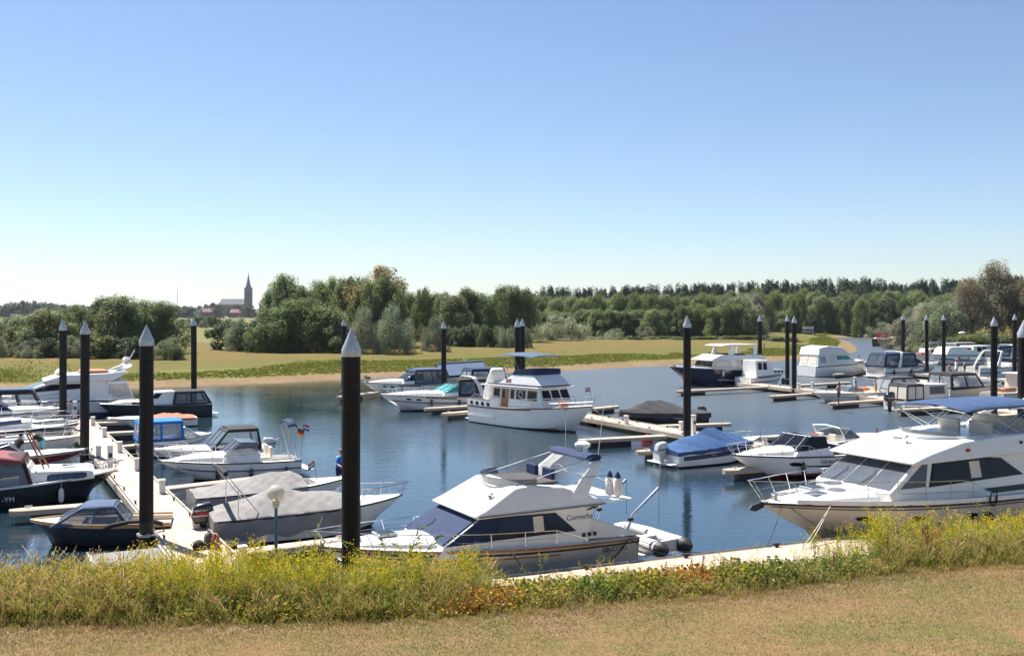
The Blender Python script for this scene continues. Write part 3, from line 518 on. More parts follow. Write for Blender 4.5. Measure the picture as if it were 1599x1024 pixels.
rng = np.random.default_rng(21); X = rng.uniform(-75, 110, 260000); Y = rng.uniform(85, 250, 260000); T = bank_dist(X, Y)
k = (T > 3.4 + .9 * noise2(X, Y, .12, 8)) & (T < 10.5 + 3.0 * noise2(X, Y, .07, 4) + 1.5 * noise2(X, Y, .5, 14)) & (np.abs(X / Y) < .6); X, Y, T = X[k], Y[k], T[k]
hh = (.1 + .75 * np.clip(noise2(X, Y, .13, 9) + .5 * noise2(X, Y, .5, 19), 0, 1.8) ** 1.4) * rng.uniform(.5, 1.4, len(X)) * np.interp(T, [4, 6, 9, 12], [.6, 1.1, 1, .45])
scatter_leaves('bank_weeds', np.stack([X, Y, far_h(T, X, Y)], 1), hh, 13, .105, [(.15, .19, .03), (.22, .22, .034), (.11, .155, .027), (.29, .25, .047)], 'green weeds along the sandy far bank', rng)
# ================================================================ boats
def put(px, py, end, heading, other_px):
    """one end of the boat stands on the water at a photo pixel, the other end lies on the given pixel column; returns stern point, heading, length"""
    p = P(px, py, 0); h = R(heading); d = Vector((math.cos(h), math.sin(h), 0)); a = (other_px - CX) / F
    if end == 'bow': d = -d
    L = (a * p.y - p.x) / (d.x - a * d.y)
    return (p if end == 'stern' else p + d * L), h, L
BOATS = []
class Boat:
    def __init__(s, name, label, cat, place, B, fs=.75, fb=1.15, rake=.9, tm=.42, bowp=2.1, stern_w=.9, flare=.2, draft=.35, hull='white_hull', deck='white_gelcoat', cockpit=None, sole=.35, side=.22, group='moored boats', strake='rubber', sheerp=1.6, tumble=0):
        s.loc, s.h, s.L = place; s.B, s.fs, s.fb, s.rake, s.tm, s.bowp, s.sw, s.flare, s.draft, s.sp = B, fs, fb, rake, tm, bowp, stern_w, flare, draft, sheerp
        s.root = empty(name, (s.loc.x, s.loc.y, 0), s.h); tag(s.root, label, cat, group); BOATS.append(s)
        n = 26; rings = []
        for i in range(n + 1):
            t = 1 - (1 - i / n) ** 1.25
            r = [s.pt(t, q, 1) for q in (1, .8, .55, .28, 0)]; k = Vector((r[-1].x - s.rake * .25 * t ** 3, 0, s.keel(t)))
            rings.append(r + [k] + [Vector((p.x, -p.y, p.z)) for p in r[::-1]])
        m = MB(); m.loft(rings, False)
        m.add(rings[0], [tuple(range(len(rings[0])))]); s.hull = m.build('hull', hull, s.root, smooth=32)
        t0 = 0 if cockpit is None else cockpit; dk = MB(); rr = []
        for i in range(17):
            t = t0 + (1 - t0) * (1 - (1 - i / 16) ** 1.3); w = s.w(t) - .015; z = s.sheer(t); x = t * s.L
            rr.append([(x, w * q, z + .012 + .05 * (1 - q * q)) for q in (-1, -.6, -.2, .2, .6, 1)])
        dk.loft(rr, False); s.deck = dk.build('deck', deck, s.root, smooth=40)
        if cockpit:
            c = MB(); rr = []
            for i in range(9):
                t = t0 * i / 8; w = s.w(t); z = s.sheer(t); x = t * s.L; wi = max(.1, w - side)
                rr.append([(x, -w, z + .012), (x, -wi, z + .03), (x, -wi, sole), (x, wi, sole), (x, wi, z + .03), (x, w, z + .012)])
            c.loft(rr, False); c.add([rr[-1][k] for k in (1, 2, 3, 4)], [(0, 1, 2, 3)]); c.add([rr[0][k] for k in (1, 2, 3, 4)], [(0, 1, 2, 3)])
            c.build('cockpit', deck, s.root, smooth=30)
        if strake: s.strip('rub_rail', strake, .94, 1.02, 0, 1, .03)
    def w(s, t):
        if t < s.tm: return s.B / 2 * (s.sw + (1 - s.sw) * math.sin(math.pi / 2 * t / s.tm))
        return s.B / 2 * max(0.0, 1 - ((t - s.tm) / (1 - s.tm)) ** s.bowp)
    def sheer(s, t): return s.fs + (s.fb - s.fs) * t ** s.sp
    def keel(s, t): return -s.draft * (1 - max(0, (t - .55) / .45) ** 2.5) + .02
    def pt(s, t, q, side):
        """hull side point: q 0 at the chine, 1 at the sheer"""
        w = s.w(t); wc = w * (1 - s.flare * (.35 + .9 * t * t)); zc = .04 + .3 * s.fb * t ** 4; z = zc + (s.sheer(t) - zc) * q
        y = wc + (w - wc) * q ** .8; x = t * s.L - s.rake * t ** 4 * (1 - q) ** 1.15
        return Vector((x, y * side, z))
    def strip(s, name, m, q0, q1, t0, t1, off=.008, n=22, sides=(1, -1), q0b=None, q1b=None):
        for sd in sides:
            k = MB(); rr = []
            for i in range(n + 1):
                t = t0 + (t1 - t0) * i / n; u = i / n; a = q0 + ((q0b if q0b is not None else q0) - q0) * u; b = q1 + ((q1b if q1b is not None else q1) - q1) * u
                lo, hi = s.pt(t, min(a, 1.0), sd), s.pt(t, min(b, 1.0), sd); hi.z += max(0, b - 1) * .8; lo.z += max(0, a - 1) * .8
                o = Vector((.35 * off if t > .9 else 0, off * sd, 0)); rr.append([lo + o * .2, lo + o, hi + o, hi + o * .2])
            k.loft(rr, True, True, True); k.build(name, m, s.root, smooth=40)
    # --- superstructure
    def body(s, name, m, prof, hw, bevel=.05, parent=None, smooth=40):
        """symmetric solid from a side profile [(x fraction, z)], half width hw(x, z)"""
        L = s.L; k = MB(); n = len(prof)
        a = [(x * L, -hw(x, z), z) for x, z in prof]; b = [(x * L, hw(x, z), z) for x, z in prof]
        k.add(a + b, [tuple(range(n)), tuple(range(2 * n - 1, n - 1, -1))] + [(i, (i + 1) % n, (i + 1) % n + n, i + n) for i in range(n)])
        return k.build(name, m, parent or s.root, smooth=smooth, bevel=bevel)
    def side_panel(s, name, m, pts, hw, sides=(1, -1), off=.006, t=.014, parent=None):
        for sd in sides:
            p = [Vector((x * s.L, sd * (hw(x, z) + off), z)) for x, z in pts]
            if sd < 0: p = p[::-1]
            if (p[1] - p[0]).cross(p[2] - p[0]).y * sd < 0: p = p[::-1]
            MB().poly(p, t).build(name, m, parent or s.root, smooth=0)
    def cross_panel(s, name, m, A, B, hw, n=3, gap=.05, inset=.08, off=.012, parent=None, t=.014):
        """panes on the strip of a body that runs across between profile points A and B"""
        (x0, z0), (x1, z1) = A, B; L = s.L; d = Vector((x1 - x0, 0, 0)) * L + Vector((0, 0, z1 - z0)); nr = Vector((-d.z, 0, d.x)).normalized()
        if nr.z < 0: nr = -nr
        for k in range(n):
            q = []
            for e, (x, z) in ((inset, A), (1 - inset, B)):
                w = hw(x, z) - .05; X = x0 * L + d.x * e; Z = z0 + d.z * e; wa = hw(x0, z0) * (1 - e) + hw(x1, z1) * e - .06
                ya, yb = -wa + 2 * wa * k / n + gap / 2, -wa + 2 * wa * (k + 1) / n - gap / 2; q.append((X, ya, Z)); q.append((X, yb, Z))
            p = [Vector(q[i]) + nr * off for i in (0, 1, 3, 2)]
            if (p[1] - p[0]).cross(p[2] - p[0]).dot(nr) < 0: p = p[::-1]
            MB().poly(p, t).build(name, m, parent or s.root, smooth=0)
    def trunk(s, t0, t1, h, wf=.72, m='white_gelcoat', name='foredeck_cabin', front=.45):
        rr = []; n = 18
        for i in range(n + 1):
            u = i / n; t = t0 + (t1 - t0) * u; w = max(.02, s.w(t) * wf * (1 - .1 * u)); z0 = s.sheer(t) - .02; hh = h * (1 - max(0, (u - (1 - front)) / front) ** 1.8)
            rr.append([(t * s.L, w * math.cos(a), z0 + hh * max(0, math.sin(a)) ** .55) for a in [math.pi * k / 12 for k in range(13)]])
        return MB().loft(rr, False, True, True).build(name, m, s.root, smooth=60)
    def rail(s, t0, t1, h, m='steel', nst=6, inset=.06, r=.016, over=.25, mid=True, name='bow_rail', pulpit=True):
        k = MB(); top = {}
        for sd in (1, -1):
            pts = []; md = []
            for i in range(nst * 2 + 1):
                t = t0 + (t1 - t0) * i / (nst * 2); u = i / (nst * 2); w = max(.12, s.w(t) - inset); z = s.sheer(t); x = t * s.L + over * u ** 3; hh = h * min(1, .25 + u * 5)
                pts.append((x, sd * w, z + hh)); md.append((x, sd * w, z + hh * .5))
                if i % 2 == 0: k.tube([(t * s.L, sd * max(.08, s.w(t) - inset), z), pts[-1]], r * .9, 5)
            k.tube(pts, r, 5); top[sd] = (pts[-1], md[-1])
            if mid: k.tube(md[2:], r * .6, 4)
        if pulpit:
            a, b = Vector(top[1][0]), Vector(top[-1][0]); k.tube([a, (a + b) / 2 + Vector((.14, 0, 0)), b], r, 5)
        return k.build(name, m, s.root)
    def fender(s, t, side, m='outboard_black', r=.1, l=.5, drop=.25):
        p = s.pt(t, .75, side); c = MB(); z = s.sheer(t) - drop
        c.lathe((p.x, p.y + side * (r + .02), z - l), [(.02, -.05), (r * .8, 0), (r, .08), (r, l - .12), (r * .7, l - .03), (.03, l + .03)], 10)
        f = c.build('fender', m, s.root); MB().tube([(p.x, p.y + side * (r + .02), z + .02), (p.x, p.y + side * .05, s.sheer(t) + .1)], .01, 4).build('fender_line', 'rope', f)
    def portlight(s, t, q, side, wx=.22, hz=.09, m='glass', rim='steel'):
        p = s.pt(t, q, side); p2 = s.pt(min(1, t + .02), q, side); d = (p2 - p).normalized(); up = (s.pt(t, min(1, q + .1), side) - p).normalized(); nr = d.cross(up).normalized()
        if nr.y * side < 0: nr = -nr
        for nm, f, mm, o in (('portlight_rim', 1.18, rim, .003), ('portlight', 1.0, m, .012)):
            pts = [p + nr * o + d * wx * f * math.cos(a) + up * hz * f * math.sin(a) for a in [2 * math.pi * k / 12 for k in range(12)]]
            if (pts[1] - pts[0]).cross(pts[2] - pts[0]).dot(nr) < 0: pts = pts[::-1]
            MB().poly(pts, .012).build(nm, mm, s.root, smooth=0)
    def platform(s, l=.6, z=.22, m='white_gelcoat', wf=.9):
        MB().box(-l, .02, -s.w(0) * wf, s.w(0) * wf, z - .06, z).build('swim_platform', m, s.root, smooth=0, bevel=.03)
    def outboard(s, m='outboard_black', y=0, sc=1.0, tilt=0, x=-.1):
        e = MB(); q = sc
        e.loft([[(x - .42 * q, y - .13 * q, .62 * q), (x + .12 * q, y - .17 * q, .66 * q), (x + .12 * q, y + .17 * q, .66 * q), (x - .42 * q, y + .13 * q, .62 * q)], [(x - .5 * q, y - .17 * q, .82 * q), (x + .16 * q, y - .2 * q, .85 * q), (x + .16 * q, y + .2 * q, .85 * q), (x - .5 * q, y + .17 * q, .82 * q)], [(x - .44 * q, y - .16 * q, 1.12 * q), (x + .14 * q, y - .19 * q, 1.18 * q), (x + .14 * q, y + .19 * q, 1.18 * q), (x - .44 * q, y + .16 * q, 1.12 * q)], [(x - .3 * q, y - .1 * q, 1.22 * q), (x + .06 * q, y - .12 * q, 1.26 * q), (x + .06 * q, y + .12 * q, 1.26 * q), (x - .3 * q, y + .1 * q, 1.22 * q)]], True, True, True)
        o = e.build('outboard_motor', m, s.root, smooth=40, bevel=.03 * q)
        MB().loft([[(x - .26 * q, y - .07 * q, .64 * q), (x - .02 * q, y - .09 * q, .64 * q), (x - .02 * q, y + .09 * q, .64 * q), (x - .26 * q, y + .07 * q, .64 * q)], [(x - .24 * q, y - .04 * q, -.25), (x - .04 * q, y - .04 * q, -.25), (x - .04 * q, y + .04 * q, -.25), (x - .24 * q, y + .04 * q, -.25)]], True, True, True).build('outboard_leg', m, o)
        MB().box(x - .47 * q, x + .13 * q, y - .205 * q, y + .205 * q, .86 * q, .9 * q).build('cowl_band', 'pvc_grey' if m != 'outboard_grey' else 'ink', o, smooth=0)
        MB().box(x - .05, .06, y - .12, y + .12, .35 * q, .66 * q).build('transom_bracket', 'aluminium', o, smooth=0)
    def arch(s, x0, x1, z0, z1, hw0, hw1, m='white_gelcoat', dep=.3, thick=.09, name='radar_arch'):
        rr = []; L = s.L
        pts = [(x0 * L, hw0, z0), (x0 * L + (x1 - x0) * L * .55, hw0 * .55 + hw1 * .45, z0 + (z1 - z0) * .6), (x1 * L, hw1, z1 - .12), (x1 * L, hw1 - .2, z1), (x1 * L, 0, z1 + .03), (x1 * L, -hw1 + .2, z1), (x1 * L, -hw1, z1 - .12), (x0 * L + (x1 - x0) * L * .55, -hw0 * .55 - hw1 * .45, z0 + (z1 - z0) * .6), (x0 * L, -hw0, z0)]
        for i, p in enumerate(pts):
            q = Vector(pts[min(i + 1, 8)]) - Vector(pts[max(i - 1, 0)]); nr = Vector((0, -q.z, q.y)).normalized() if q.length else Vector((0, 0, 1)); d = dep * (1.5 if i in (0, 8) else 1.0); c = Vector(p)
            rr.append([c + Vector((-d / 2, 0, 0)) + nr * thick / 2, c + Vector((d / 2, 0, 0)) + nr * thick / 2, c + Vector((d / 2, 0, 0)) - nr * thick / 2, c + Vector((-d / 2, 0, 0)) - nr * thick / 2])
        return MB().loft(rr, True, True, True).build(name, m, s.root, smooth=40, bevel=.02)
    def radar(s, x, z, y=0, m='white_gelcoat'):
        MB().lathe((x * s.L, y, z), [(.06, -.02), (.06, .12), (.2, .13), (.24, .18), (.24, .26), (.12, .34)], 14).build('radar_dome', m, s.root)
    def aerial(s, x, y, z, h, lean=0): MB().tube([(x * s.L, y, z), (x * s.L + lean, y, z + h)], .012, 5, .005).build('aerial', 'plastic_white', s.root)
    def bimini(s, x0, x1, z, hw, zf, m, camber=.14, legs=((.15, .3), (.8, .6)), valance=.06, footw=None):
        L = s.L; rr = []; n = 10
        for i in range(n + 1):
            u = i / n; x = (x0 + (x1 - x0) * u) * L; zz = z - .22 * (2 * u - 1) ** 2 * .6 + .02 * math.sin(u * 9)
            top = [(x, hw * q, zz + camber * (1 - q * q) - (.0 if abs(q) < 1 else valance)) for q in (-1, -.94, -.6, -.2, .2, .6, .94, 1)]
            rr.append(top + [(p[0], p[1], p[2] - .015) for p in top[::-1]])
        bm_ = MB().loft(rr, True, True, True).build('sunshade', m, s.root, smooth=50)
        k = MB(); fw = footw or hw * .95
        for sd in (-1, 1):
            for uu, ff in legs:
                xf = (x0 + (x1 - x0) * ff) * L
                for ut in (uu, min(1, max(0, ff + (ff - uu)))):
                    zt = z - .22 * (2 * ut - 1) ** 2 * .6 - .04
                    if sd > 0: k.tube([((x0 + (x1 - x0) * ut) * L, -hw * .97, zt), ((x0 + (x1 - x0) * ut) * L, 0, zt + camber * .8), ((x0 + (x1 - x0) * ut) * L, hw * .97, zt)], .014, 5)
                    k.tube([(xf, sd * fw, zf), ((x0 + (x1 - x0) * ut) * L, sd * hw * .97, zt)], .016, 5)
        k.build('sunshade_frame', 'steel', bm_)
    def windscreen(s, x0, x1, z0, z1, hw0, hw1, m='clear_vinyl', wrap=.12, frame='aluminium', n=3):
        """raked open-boat windscreen: front panes plus wrapped side panes, with a frame"""
        L = s.L; A = [Vector((x0 * L, -hw0 * .75, z0)), Vector((x0 * L, hw0 * .75, z0)), Vector((x1 * L, hw1 * .75, z1)), Vector((x1 * L, -hw1 * .75, z1))]
        f = MB(); root = None; pl = []
        for k in range(n):
            a, b = k / n + .01, (k + 1) / n - .01; pl.append([A[0].lerp(A[1], a), A[0].lerp(A[1], b), A[3].lerp(A[2], b), A[3].lerp(A[2], a)])
        for sd in (-1, 1):
            b0 = Vector((x0 * L, sd * hw0 * .75, z0)); t0 = Vector((x1 * L, sd * hw1 * .75, z1)); b1 = Vector(((x1 - wrap) * L, sd * hw0, z0)); t1 = Vector(((x1 - wrap) * L + .05, sd * hw0 * .97, z0 + (z1 - z0) * .6))
            pl.append([b0, b1, t1, t0]); f.tube([b0, t0], .018, 5); f.tube([t0, t1, b1], .018, 5); f.tube([b0, b1], .015, 5)
        f.tube([A[3], A[2]], .018, 5); f.tube([A[0], A[1]], .015, 5)
        for k in range(1, n): f.tube([A[0].lerp(A[1], k / n), A[3].lerp(A[2], k / n)], .014, 5)
        fo = f.build('windscreen_frame', frame, s.root)
        for q in pl: MB().poly(q, .008).build('windscreen_pane', m, fo, smooth=0)
    def cover(s, ridge, m='grey_cloth', t0=-.02, t1=1.0, drop=.3, seed=1, name='boat_cover', wf=1.0, wr=.05):
        """canvas stretched from the gunwales over what stands below it"""
        rng_ = np.random.default_rng(seed); rr = []; n = 64; ph = rng_.uniform(0, 6, 8)
        for i in range(n + 1):
            u = i / n; t = t0 + (t1 - t0) * u; tt = min(max(t, 0), .995); w = max(.06, s.w(tt) * wf + .035); z = s.sheer(tt); h = np.interp(t, [r[0] for r in ridge], [r[1] for r in ridge]); pw = np.interp(t, [r[0] for r in ridge], [r[2] if len(r) > 2 else 1.2 for r in ridge]); ring = []
            for j in range(37):
                q = -1 + 2 * j / 36
                if abs(q) > .9: y = w * math.copysign(1, q) * (1 + .02 * math.sin(ph[0] + 31 * u)); zz = z + .02 - drop * (abs(q) - .9) / .1 * (1 + .12 * math.sin(ph[1] + 23 * u + j))
                else:
                    qq = q / .9; y = w * qq; zz = z + .02 + h * (1 - abs(qq) ** pw) + wr * (math.sin(ph[2] + 17 * u + 5 * abs(qq) * math.sin(3 * u + ph[3])) * (1 - abs(qq)) * .7 + .45 * math.sin(ph[4] + 41 * u + 9 * qq) * (.25 + abs(qq)) * (1 - abs(qq)) * 1.6 + .55 * abs(math.sin(ph[5] + 27 * u + 2.5 * math.sin(4 * qq + ph[6]))) * abs(qq) * (1 - abs(qq)) * 3 - .3 * abs(math.sin(ph[7] + 60 * u - 6 * qq)) * (1 - abs(qq)) * abs(qq) * 2)
                ring.append((t * s.L, y, zz))
            rr.append(ring)
        k = MB(); k.loft(rr, False); k.add(rr[0], [tuple(range(37))]); k.add(rr[-1], [tuple(range(36, -1, -1))])
        return k.build(name, m, s.root, smooth=60)
    def text(s, txt, size, at, m='ink', side=-1, slant=0, tilt=0, name='lettering', dirx=None):
        """raised flat letters on a side facing +-y; at = left end as the reader sees it (x, y, z)"""
        cu = bpy.data.curves.new(txt, 'FONT'); cu.body = txt; cu.size = size; cu.extrude = .003; cu.shear = slant; cu.resolution_u = 2
        tmp = bpy.data.objects.new('tmp', cu); COL.objects.link(tmp); dg = bpy.context.evaluated_depsgraph_get(); me = bpy.data.meshes.new_from_object(tmp.evaluated_get(dg)); bpy.data.objects.remove(tmp); bpy.data.curves.remove(cu)
        ex = Vector((1 if side < 0 else -1, dirx or 0, 0)).normalized(); ez = Vector((0, -side * tilt, 1)).normalized(); ny = ex.cross(ez)
        M = Matrix(((ex.x, ez.x, ny.x, at[0]), (ex.y, ez.y, ny.y, at[1]), (ex.z, ez.z, ny.z, at[2]), (0, 0, 0, 1))); me.transform(M)
        me.materials.clear(); me.materials.append(MATS[m]); return link(name, me, s.root)
    def flag(s, x, y, z, h=.9, kind='nl', fs=.35, yaw=.6):
        st = MB().tube([(x, y, z), (x - .12, y, z + h)], .012, 5).build('flag_staff', 'varnish', s.root)
        cols = {'nl': ('red_ink', 'plastic_white', 'blue_ink'), 'de': ('ink', 'red_ink', 'gold_ink')}[kind]
        for i, c in enumerate(cols):
            k = MB(); rr = []
            for j in range(7):
                u = j / 6; X = x - .12 - fs * u * math.cos(yaw); Y = y + .05 * math.sin(7 * u) - fs * u * math.sin(yaw); dz = -.3 * fs * u; zt = z + h - i * fs * .22 + dz; rr.append([(X, Y, zt), (X, Y, zt - fs * .22)])
            k.loft(rr, False).build('flag_stripe', c, st, smooth=0)
    def cleats(s, ts, m='steel'):
        for t in ts:
            for sd in (1, -1):
                x, y, z = t * s.L, sd * (s.w(t) - .12), s.sheer(t) + .03; k = MB(); k.tube([(x - .1, y, z + .06), (x + .1, y, z + .06)], .014, 5); k.tube([(x - .03, y, z), (x - .03, y, z + .06)], .012, 5); k.tube([(x + .03, y, z), (x + .03, y, z + .06)], .012, 5); k.build('cleat', m, s.root)
    def line(s, a, b, sag=.15, r=.012, m='rope_dark', name='mooring_line'):
        a, b = Vector(a), Vector(b); MB().tube([a.lerp(b, i / 8) - Vector((0, 0, sag * 4 * (i / 8) * (1 - i / 8))) for i in range(9)], r, 5).build(name, m, s.root)
    def to_local(s, wpt): c, n_ = math.cos(s.h), math.sin(s.h); d = Vector(wpt) - Vector((s.loc.x, s.loc.y, 0)); return Vector((d.x * c + d.y * n_, -d.x * n_ + d.y * c, d.z))
    def squash(s, z0, f):
        for o in list(s.root.children_recursive):
            if o.type == 'MESH':
                for v in o.data.vertices:
                    if v.co.z > z0: v.co.z = z0 + (v.co.z - z0) * f
    def grab(s, pts, m='steel', name='grab_rail', r=.014, h=.07):
        k = MB(); k.tube([(x * s.L, y, z + h) for x, y, z in pts], r, 5)
        for x, y, z in pts: k.tube([(x * s.L, y, z), (x * s.L, y, z + h)], r, 5)
        k.build(name, m, s.root)
    def wiper(s, x0, x1, y, z0, z1): MB().tube([(x0 * s.L + .02, y, z0 + .03), (x0 * s.L * .6 + x1 * s.L * .4 + .05, y + .18, z0 * .6 + z1 * .4 + .05), (x0 * s.L * .45 + x1 * s.L * .55 + .05, y + .05, z0 * .45 + z1 * .55 + .05)], .012, 5).build('wiper', 'rubber', s.root)
    def hatch(s, x, y, z, a=.28): h = MB().box(x * s.L - a, x * s.L + a, y - a, y + a, z - .06, z + .03).build('deck_hatch', 'aluminium', s.root, smooth=0, bevel=.02); MB().box(x * s.L - a * .82, x * s.L + a * .82, y - a * .82, y + a * .82, z + .031, z + .042).build('hatch_pane', 'glass', h, smooth=0)
    def seat(s, x, y, z, w=.5, m='cream'):
        k = MB(); k.box(x * s.L - .25, x * s.L + .25, y - w / 2, y + w / 2, z, z + .3); k.box(x * s.L - .32, x * s.L - .2, y - w / 2, y + w / 2, z + .25, z + .75); k.build('seat', m, s.root, smooth=0, bevel=.04)
    def canopy(s, x0, x1, zb, zt, hwb, m, hwt=None, rakef=.05, raker=.03, win=None, front=None, panes=2, wm='vinyl', rear=True):
        """camper canvas on hoops: sloped front and rear, side windows let in"""
        hwt = hwt or hwb * .88; L = s.L; zc = zt - .1
        def pos(u, v, sd): x = (x0 + (x1 - x0) * u) * (1 - v) + (x0 + raker + (x1 - rakef - x0 - raker) * u) * v; return (x * L, sd * (hwb + (hwt - hwb) * v), zb + (zc - zb) * v)
        us = [0]; mg = .06 if panes < 3 else .035
        for k in range(panes): us += [us[-1] + (mg if k == 0 else mg * .8)]; us += [mg + (k + 1) * (1 - 2 * mg) / panes - (mg * .4 if k < panes - 1 else 0)]
        us.append(1.0); vs_ = [0, .13, .86, 1]; K = MB(); wins = []
        for sd in (1, -1):
            for i in range(len(us) - 1):
                for q in range(3):
                    c4 = [pos(us[i + a], vs_[q + b], sd) for a, b in ((0, 0), (1, 0), (1, 1), (0, 1))]
                    if q == 1 and i % 2 == 1: wins.append((c4, wm))
                    else: K.add(c4, [(0, 1, 2, 3)])
        for u, ok in ((0, rear), (1, True)):
            ys_ = [-1, -.9, -.05, .05, .9, 1]
            for i in range(5):
                for q in range(3):
                    c4 = [tuple(Vector(pos(u, vs_[q + b], -1)).lerp(Vector(pos(u, vs_[q + b], 1)), (ys_[i + a] + 1) / 2)) for a, b in ((0, 0), (1, 0), (1, 1), (0, 1))]
                    if q == 1 and i in (1, 3): wins.append((c4, (front or wm) if u == 1 else wm))
                    else: K.add(c4, [(0, 1, 2, 3)])
        ys_ = [-1, -.9, -.5, -.05, .05, .5, .9, 1]
        for i in range(len(us) - 1):
            for q in range(7):
                c4 = []
                for a, b in ((0, 0), (1, 0), (1, 1), (0, 1)):
                    p = Vector(pos(us[i + a], 1, 1)); y = ys_[q + b]; c4.append((p.x, y * hwt, zc + .1 * (1 - y * y) ** .6 * (.6 + .4 * math.sin(math.pi * min(1, max(0, us[i + a]))))))
                K.add(c4, [(0, 1, 2, 3)])
        c = K.build('canopy', m, s.root, smooth=50); bm_ = bmesh.new(); bm_.from_mesh(c.data); bmesh.ops.remove_doubles(bm_, verts=bm_.verts, dist=.002); bmesh.ops.recalc_face_normals(bm_, faces=bm_.faces); bm_.to_mesh(c.data); bm_.free(); c.data.shade_smooth(); c.data.set_sharp_from_angle(angle=R(50))
        so = c.modifiers.new('cloth', 'SOLIDIFY'); so.thickness = .025; so.offset = 0
        for c4, wm_ in wins: MB().add(c4, [(0, 1, 2, 3)]).build('canopy_window', wm_, c, smooth=0)
        return c
def const(a, b=0, z0=0, c=0): return lambda x, z: a - b * (z - z0) - c * x
# ---------------------------------------------------------------- the cream flybridge yacht with davits (near, middle)
u0 = Vector((math.cos(R(28.5)), math.sin(R(28.5)), 0)); bowp = Vector((-5.1, 26.2, 0))
b = Boat('flybridge_yacht', 'cream flybridge yacht with navy windscreen cover and davits over its stern', 'yacht', (bowp + u0 * 9.3, R(208.5), 9.3), 3.2, .88, 1.4, rake=1.3, hull='cream_hull', bowp=2.3, cockpit=.2, sole=.5, strake='teak')
b.strip('stripe', 'ink', .83, .89, 0, .97, .012); b.strip('stripe', 'teak', .72, .76, .3, .9, .01)
hw = const(1.42, .17, 1.0)
b.trunk(.5, .97, .30, .8)
cab = b.body('cabin', 'white_gelcoat', [(.19, .9), (.70, .95), (.675, 1.32), (.555, 2.02), (.145, 2.06), (.165, 1.8)], hw, .05)
b.cross_panel('windscreen_cover', 'navy_cloth', (.677, 1.32), (.557, 2.0), hw, n=1, inset=.01, gap=0, t=.03)
b.side_panel('windscreen_cover', 'navy_cloth', [(.672, 1.3), (.54, 1.3), (.465, 2.0), (.555, 2.0)], hw, t=.025)
b.side_panel('side_window', 'blue_glass', [(.533, 1.33), (.235, 1.33), (.30, 1.93), (.462, 1.97)], hw)
b.side_panel('window_blind', 'cream', [(.38, 1.42), (.345, 1.42), (.345, 1.9), (.38, 1.9)], hw, off=.021, t=.004)
fhw = const(1.48, .28, 2.0)
fl = b.body('flybridge', 'white_gelcoat', [(.575, 2.03), (.585, 2.12), (.545, 2.3), (.44, 2.86), (.41, 2.9), (.27, 2.78), (.20, 2.5), (.125, 2.2), (.125, 2.06)], fhw, .07)
b.strip; MB().loft([[(x * 9.3, sd * (fhw(x, 2.1) + .01), z) for x, z in ((.57, 2.07), (.57, 2.12))] for sd in (1,)] + [[(.13 * 9.3, 1.47, 2.09), (.13 * 9.3, 1.47, 2.14)]], False).build('trim_line', 'grey_ink', fl, smooth=0)
k = MB(); rr = []
for i in range(13):
    a = -math.pi / 2 + math.pi * i / 12; x = .36 * 9.3 + 1.0 * math.cos(a) * .95; y = 1.16 * math.sin(a); rr.append([(x, y, 2.8), (x + .1 * math.cos(a), y + .05 * math.sin(a), 3.08), (x + .085 * math.cos(a), y + .04 * math.sin(a), 3.08), (x - .015, y, 2.8)])
k.loft(rr, True, True, True).build('wind_deflector', 'vinyl', fl)
MB().box(.27 * 9.3, .4 * 9.3, -1.0, 1.0, 2.82, 2.9).build('cockpit_cover', 'charcoal_cloth', fl, smooth=0, bevel=.03)
for yy in (-.5, .45): b.seat(.30, yy, 2.5, .6, 'navy_cloth')
b.arch(.225, .135, 2.35, 3.5, 1.34, 1.1, dep=.42, thick=.1)
k = MB(); rr = []
for i in range(9): u = i / 8; rr.append([(.14 * 9.3 + .28 * math.cos(a) + .05, -1.05 + 2.1 * u, 3.5 + (.12 + .03 * math.sin(9 * u)) * math.sin(a) + .06) for a in [2 * math.pi * q / 8 for q in range(8)]])
k.loft(rr, True, True, True).build('folded_sunshade', 'navy_cloth', b.root, smooth=60)
b.radar(.115, 3.62); b.aerial(.12, .9, 3.5, 2.4, -.3); b.aerial(.12, -.9, 3.5, 1.2)
k = MB()
for sd in (-1, 1): k.tube([(.43 * 9.3, sd * 1.12, 2.9), (.15 * 9.3, sd * 1.04, 3.56)], .022, 5); k.tube([(.22 * 9.3, sd * 1.3, 2.4), (.22 * 9.3, sd * 1.3, 3.0), (.12 * 9.3, sd * 1.3, 3.0), (.09 * 9.3, sd * 1.25, 2.7)], .016, 5)
k.tube([(.09 * 9.3, -1.25, 2.7), (.07 * 9.3, 0, 2.75), (.09 * 9.3, 1.25, 2.7)], .016, 5); k.build('flybridge_rail', 'steel', b.root)
MB().box(.02 * 9.3, .13 * 9.3, -1.35, 1.35, 2.12, 2.18).build('aft_roof', 'white_gelcoat', b.root, smooth=0, bevel=.03)
for i, yy in enumerate((.85, 1.12)):
    MB().lathe((.07 * 9.3 - .1 * i, yy, 2.25), [(.03, -.04), (.13, .02), (.14, .1), (.14, .5), (.1, .6)], 12).build('fender', 'plastic_white', b.root); MB().lathe((.07 * 9.3 - .1 * i, yy, 2.85), [(.125, -.1), (.09, .06), (.04, .16), (.02, .2)], 10).build('fender_cap', 'navy_paint', b.root)
b.side_panel('badge', 'ink', [(.19, 1.92), (.175, 1.92), (.145, 2.03), (.16, 2.03)], hw, sides=(1,)); b.side_panel('badge', 'ink', [(.167, 1.95), (.155, 1.95), (.135, 2.03), (.145, 2.03)], hw, sides=(1,))
b.text('Corniche', .24, (.265 * 9.3, hw(0, 1.72) + .02, 1.66), 'grey_ink', side=1, slant=.25, tilt=.17); b.text('GB-C1-YD', .19, (1.35, b.w(.1) + .02, .6), 'ink', side=1)
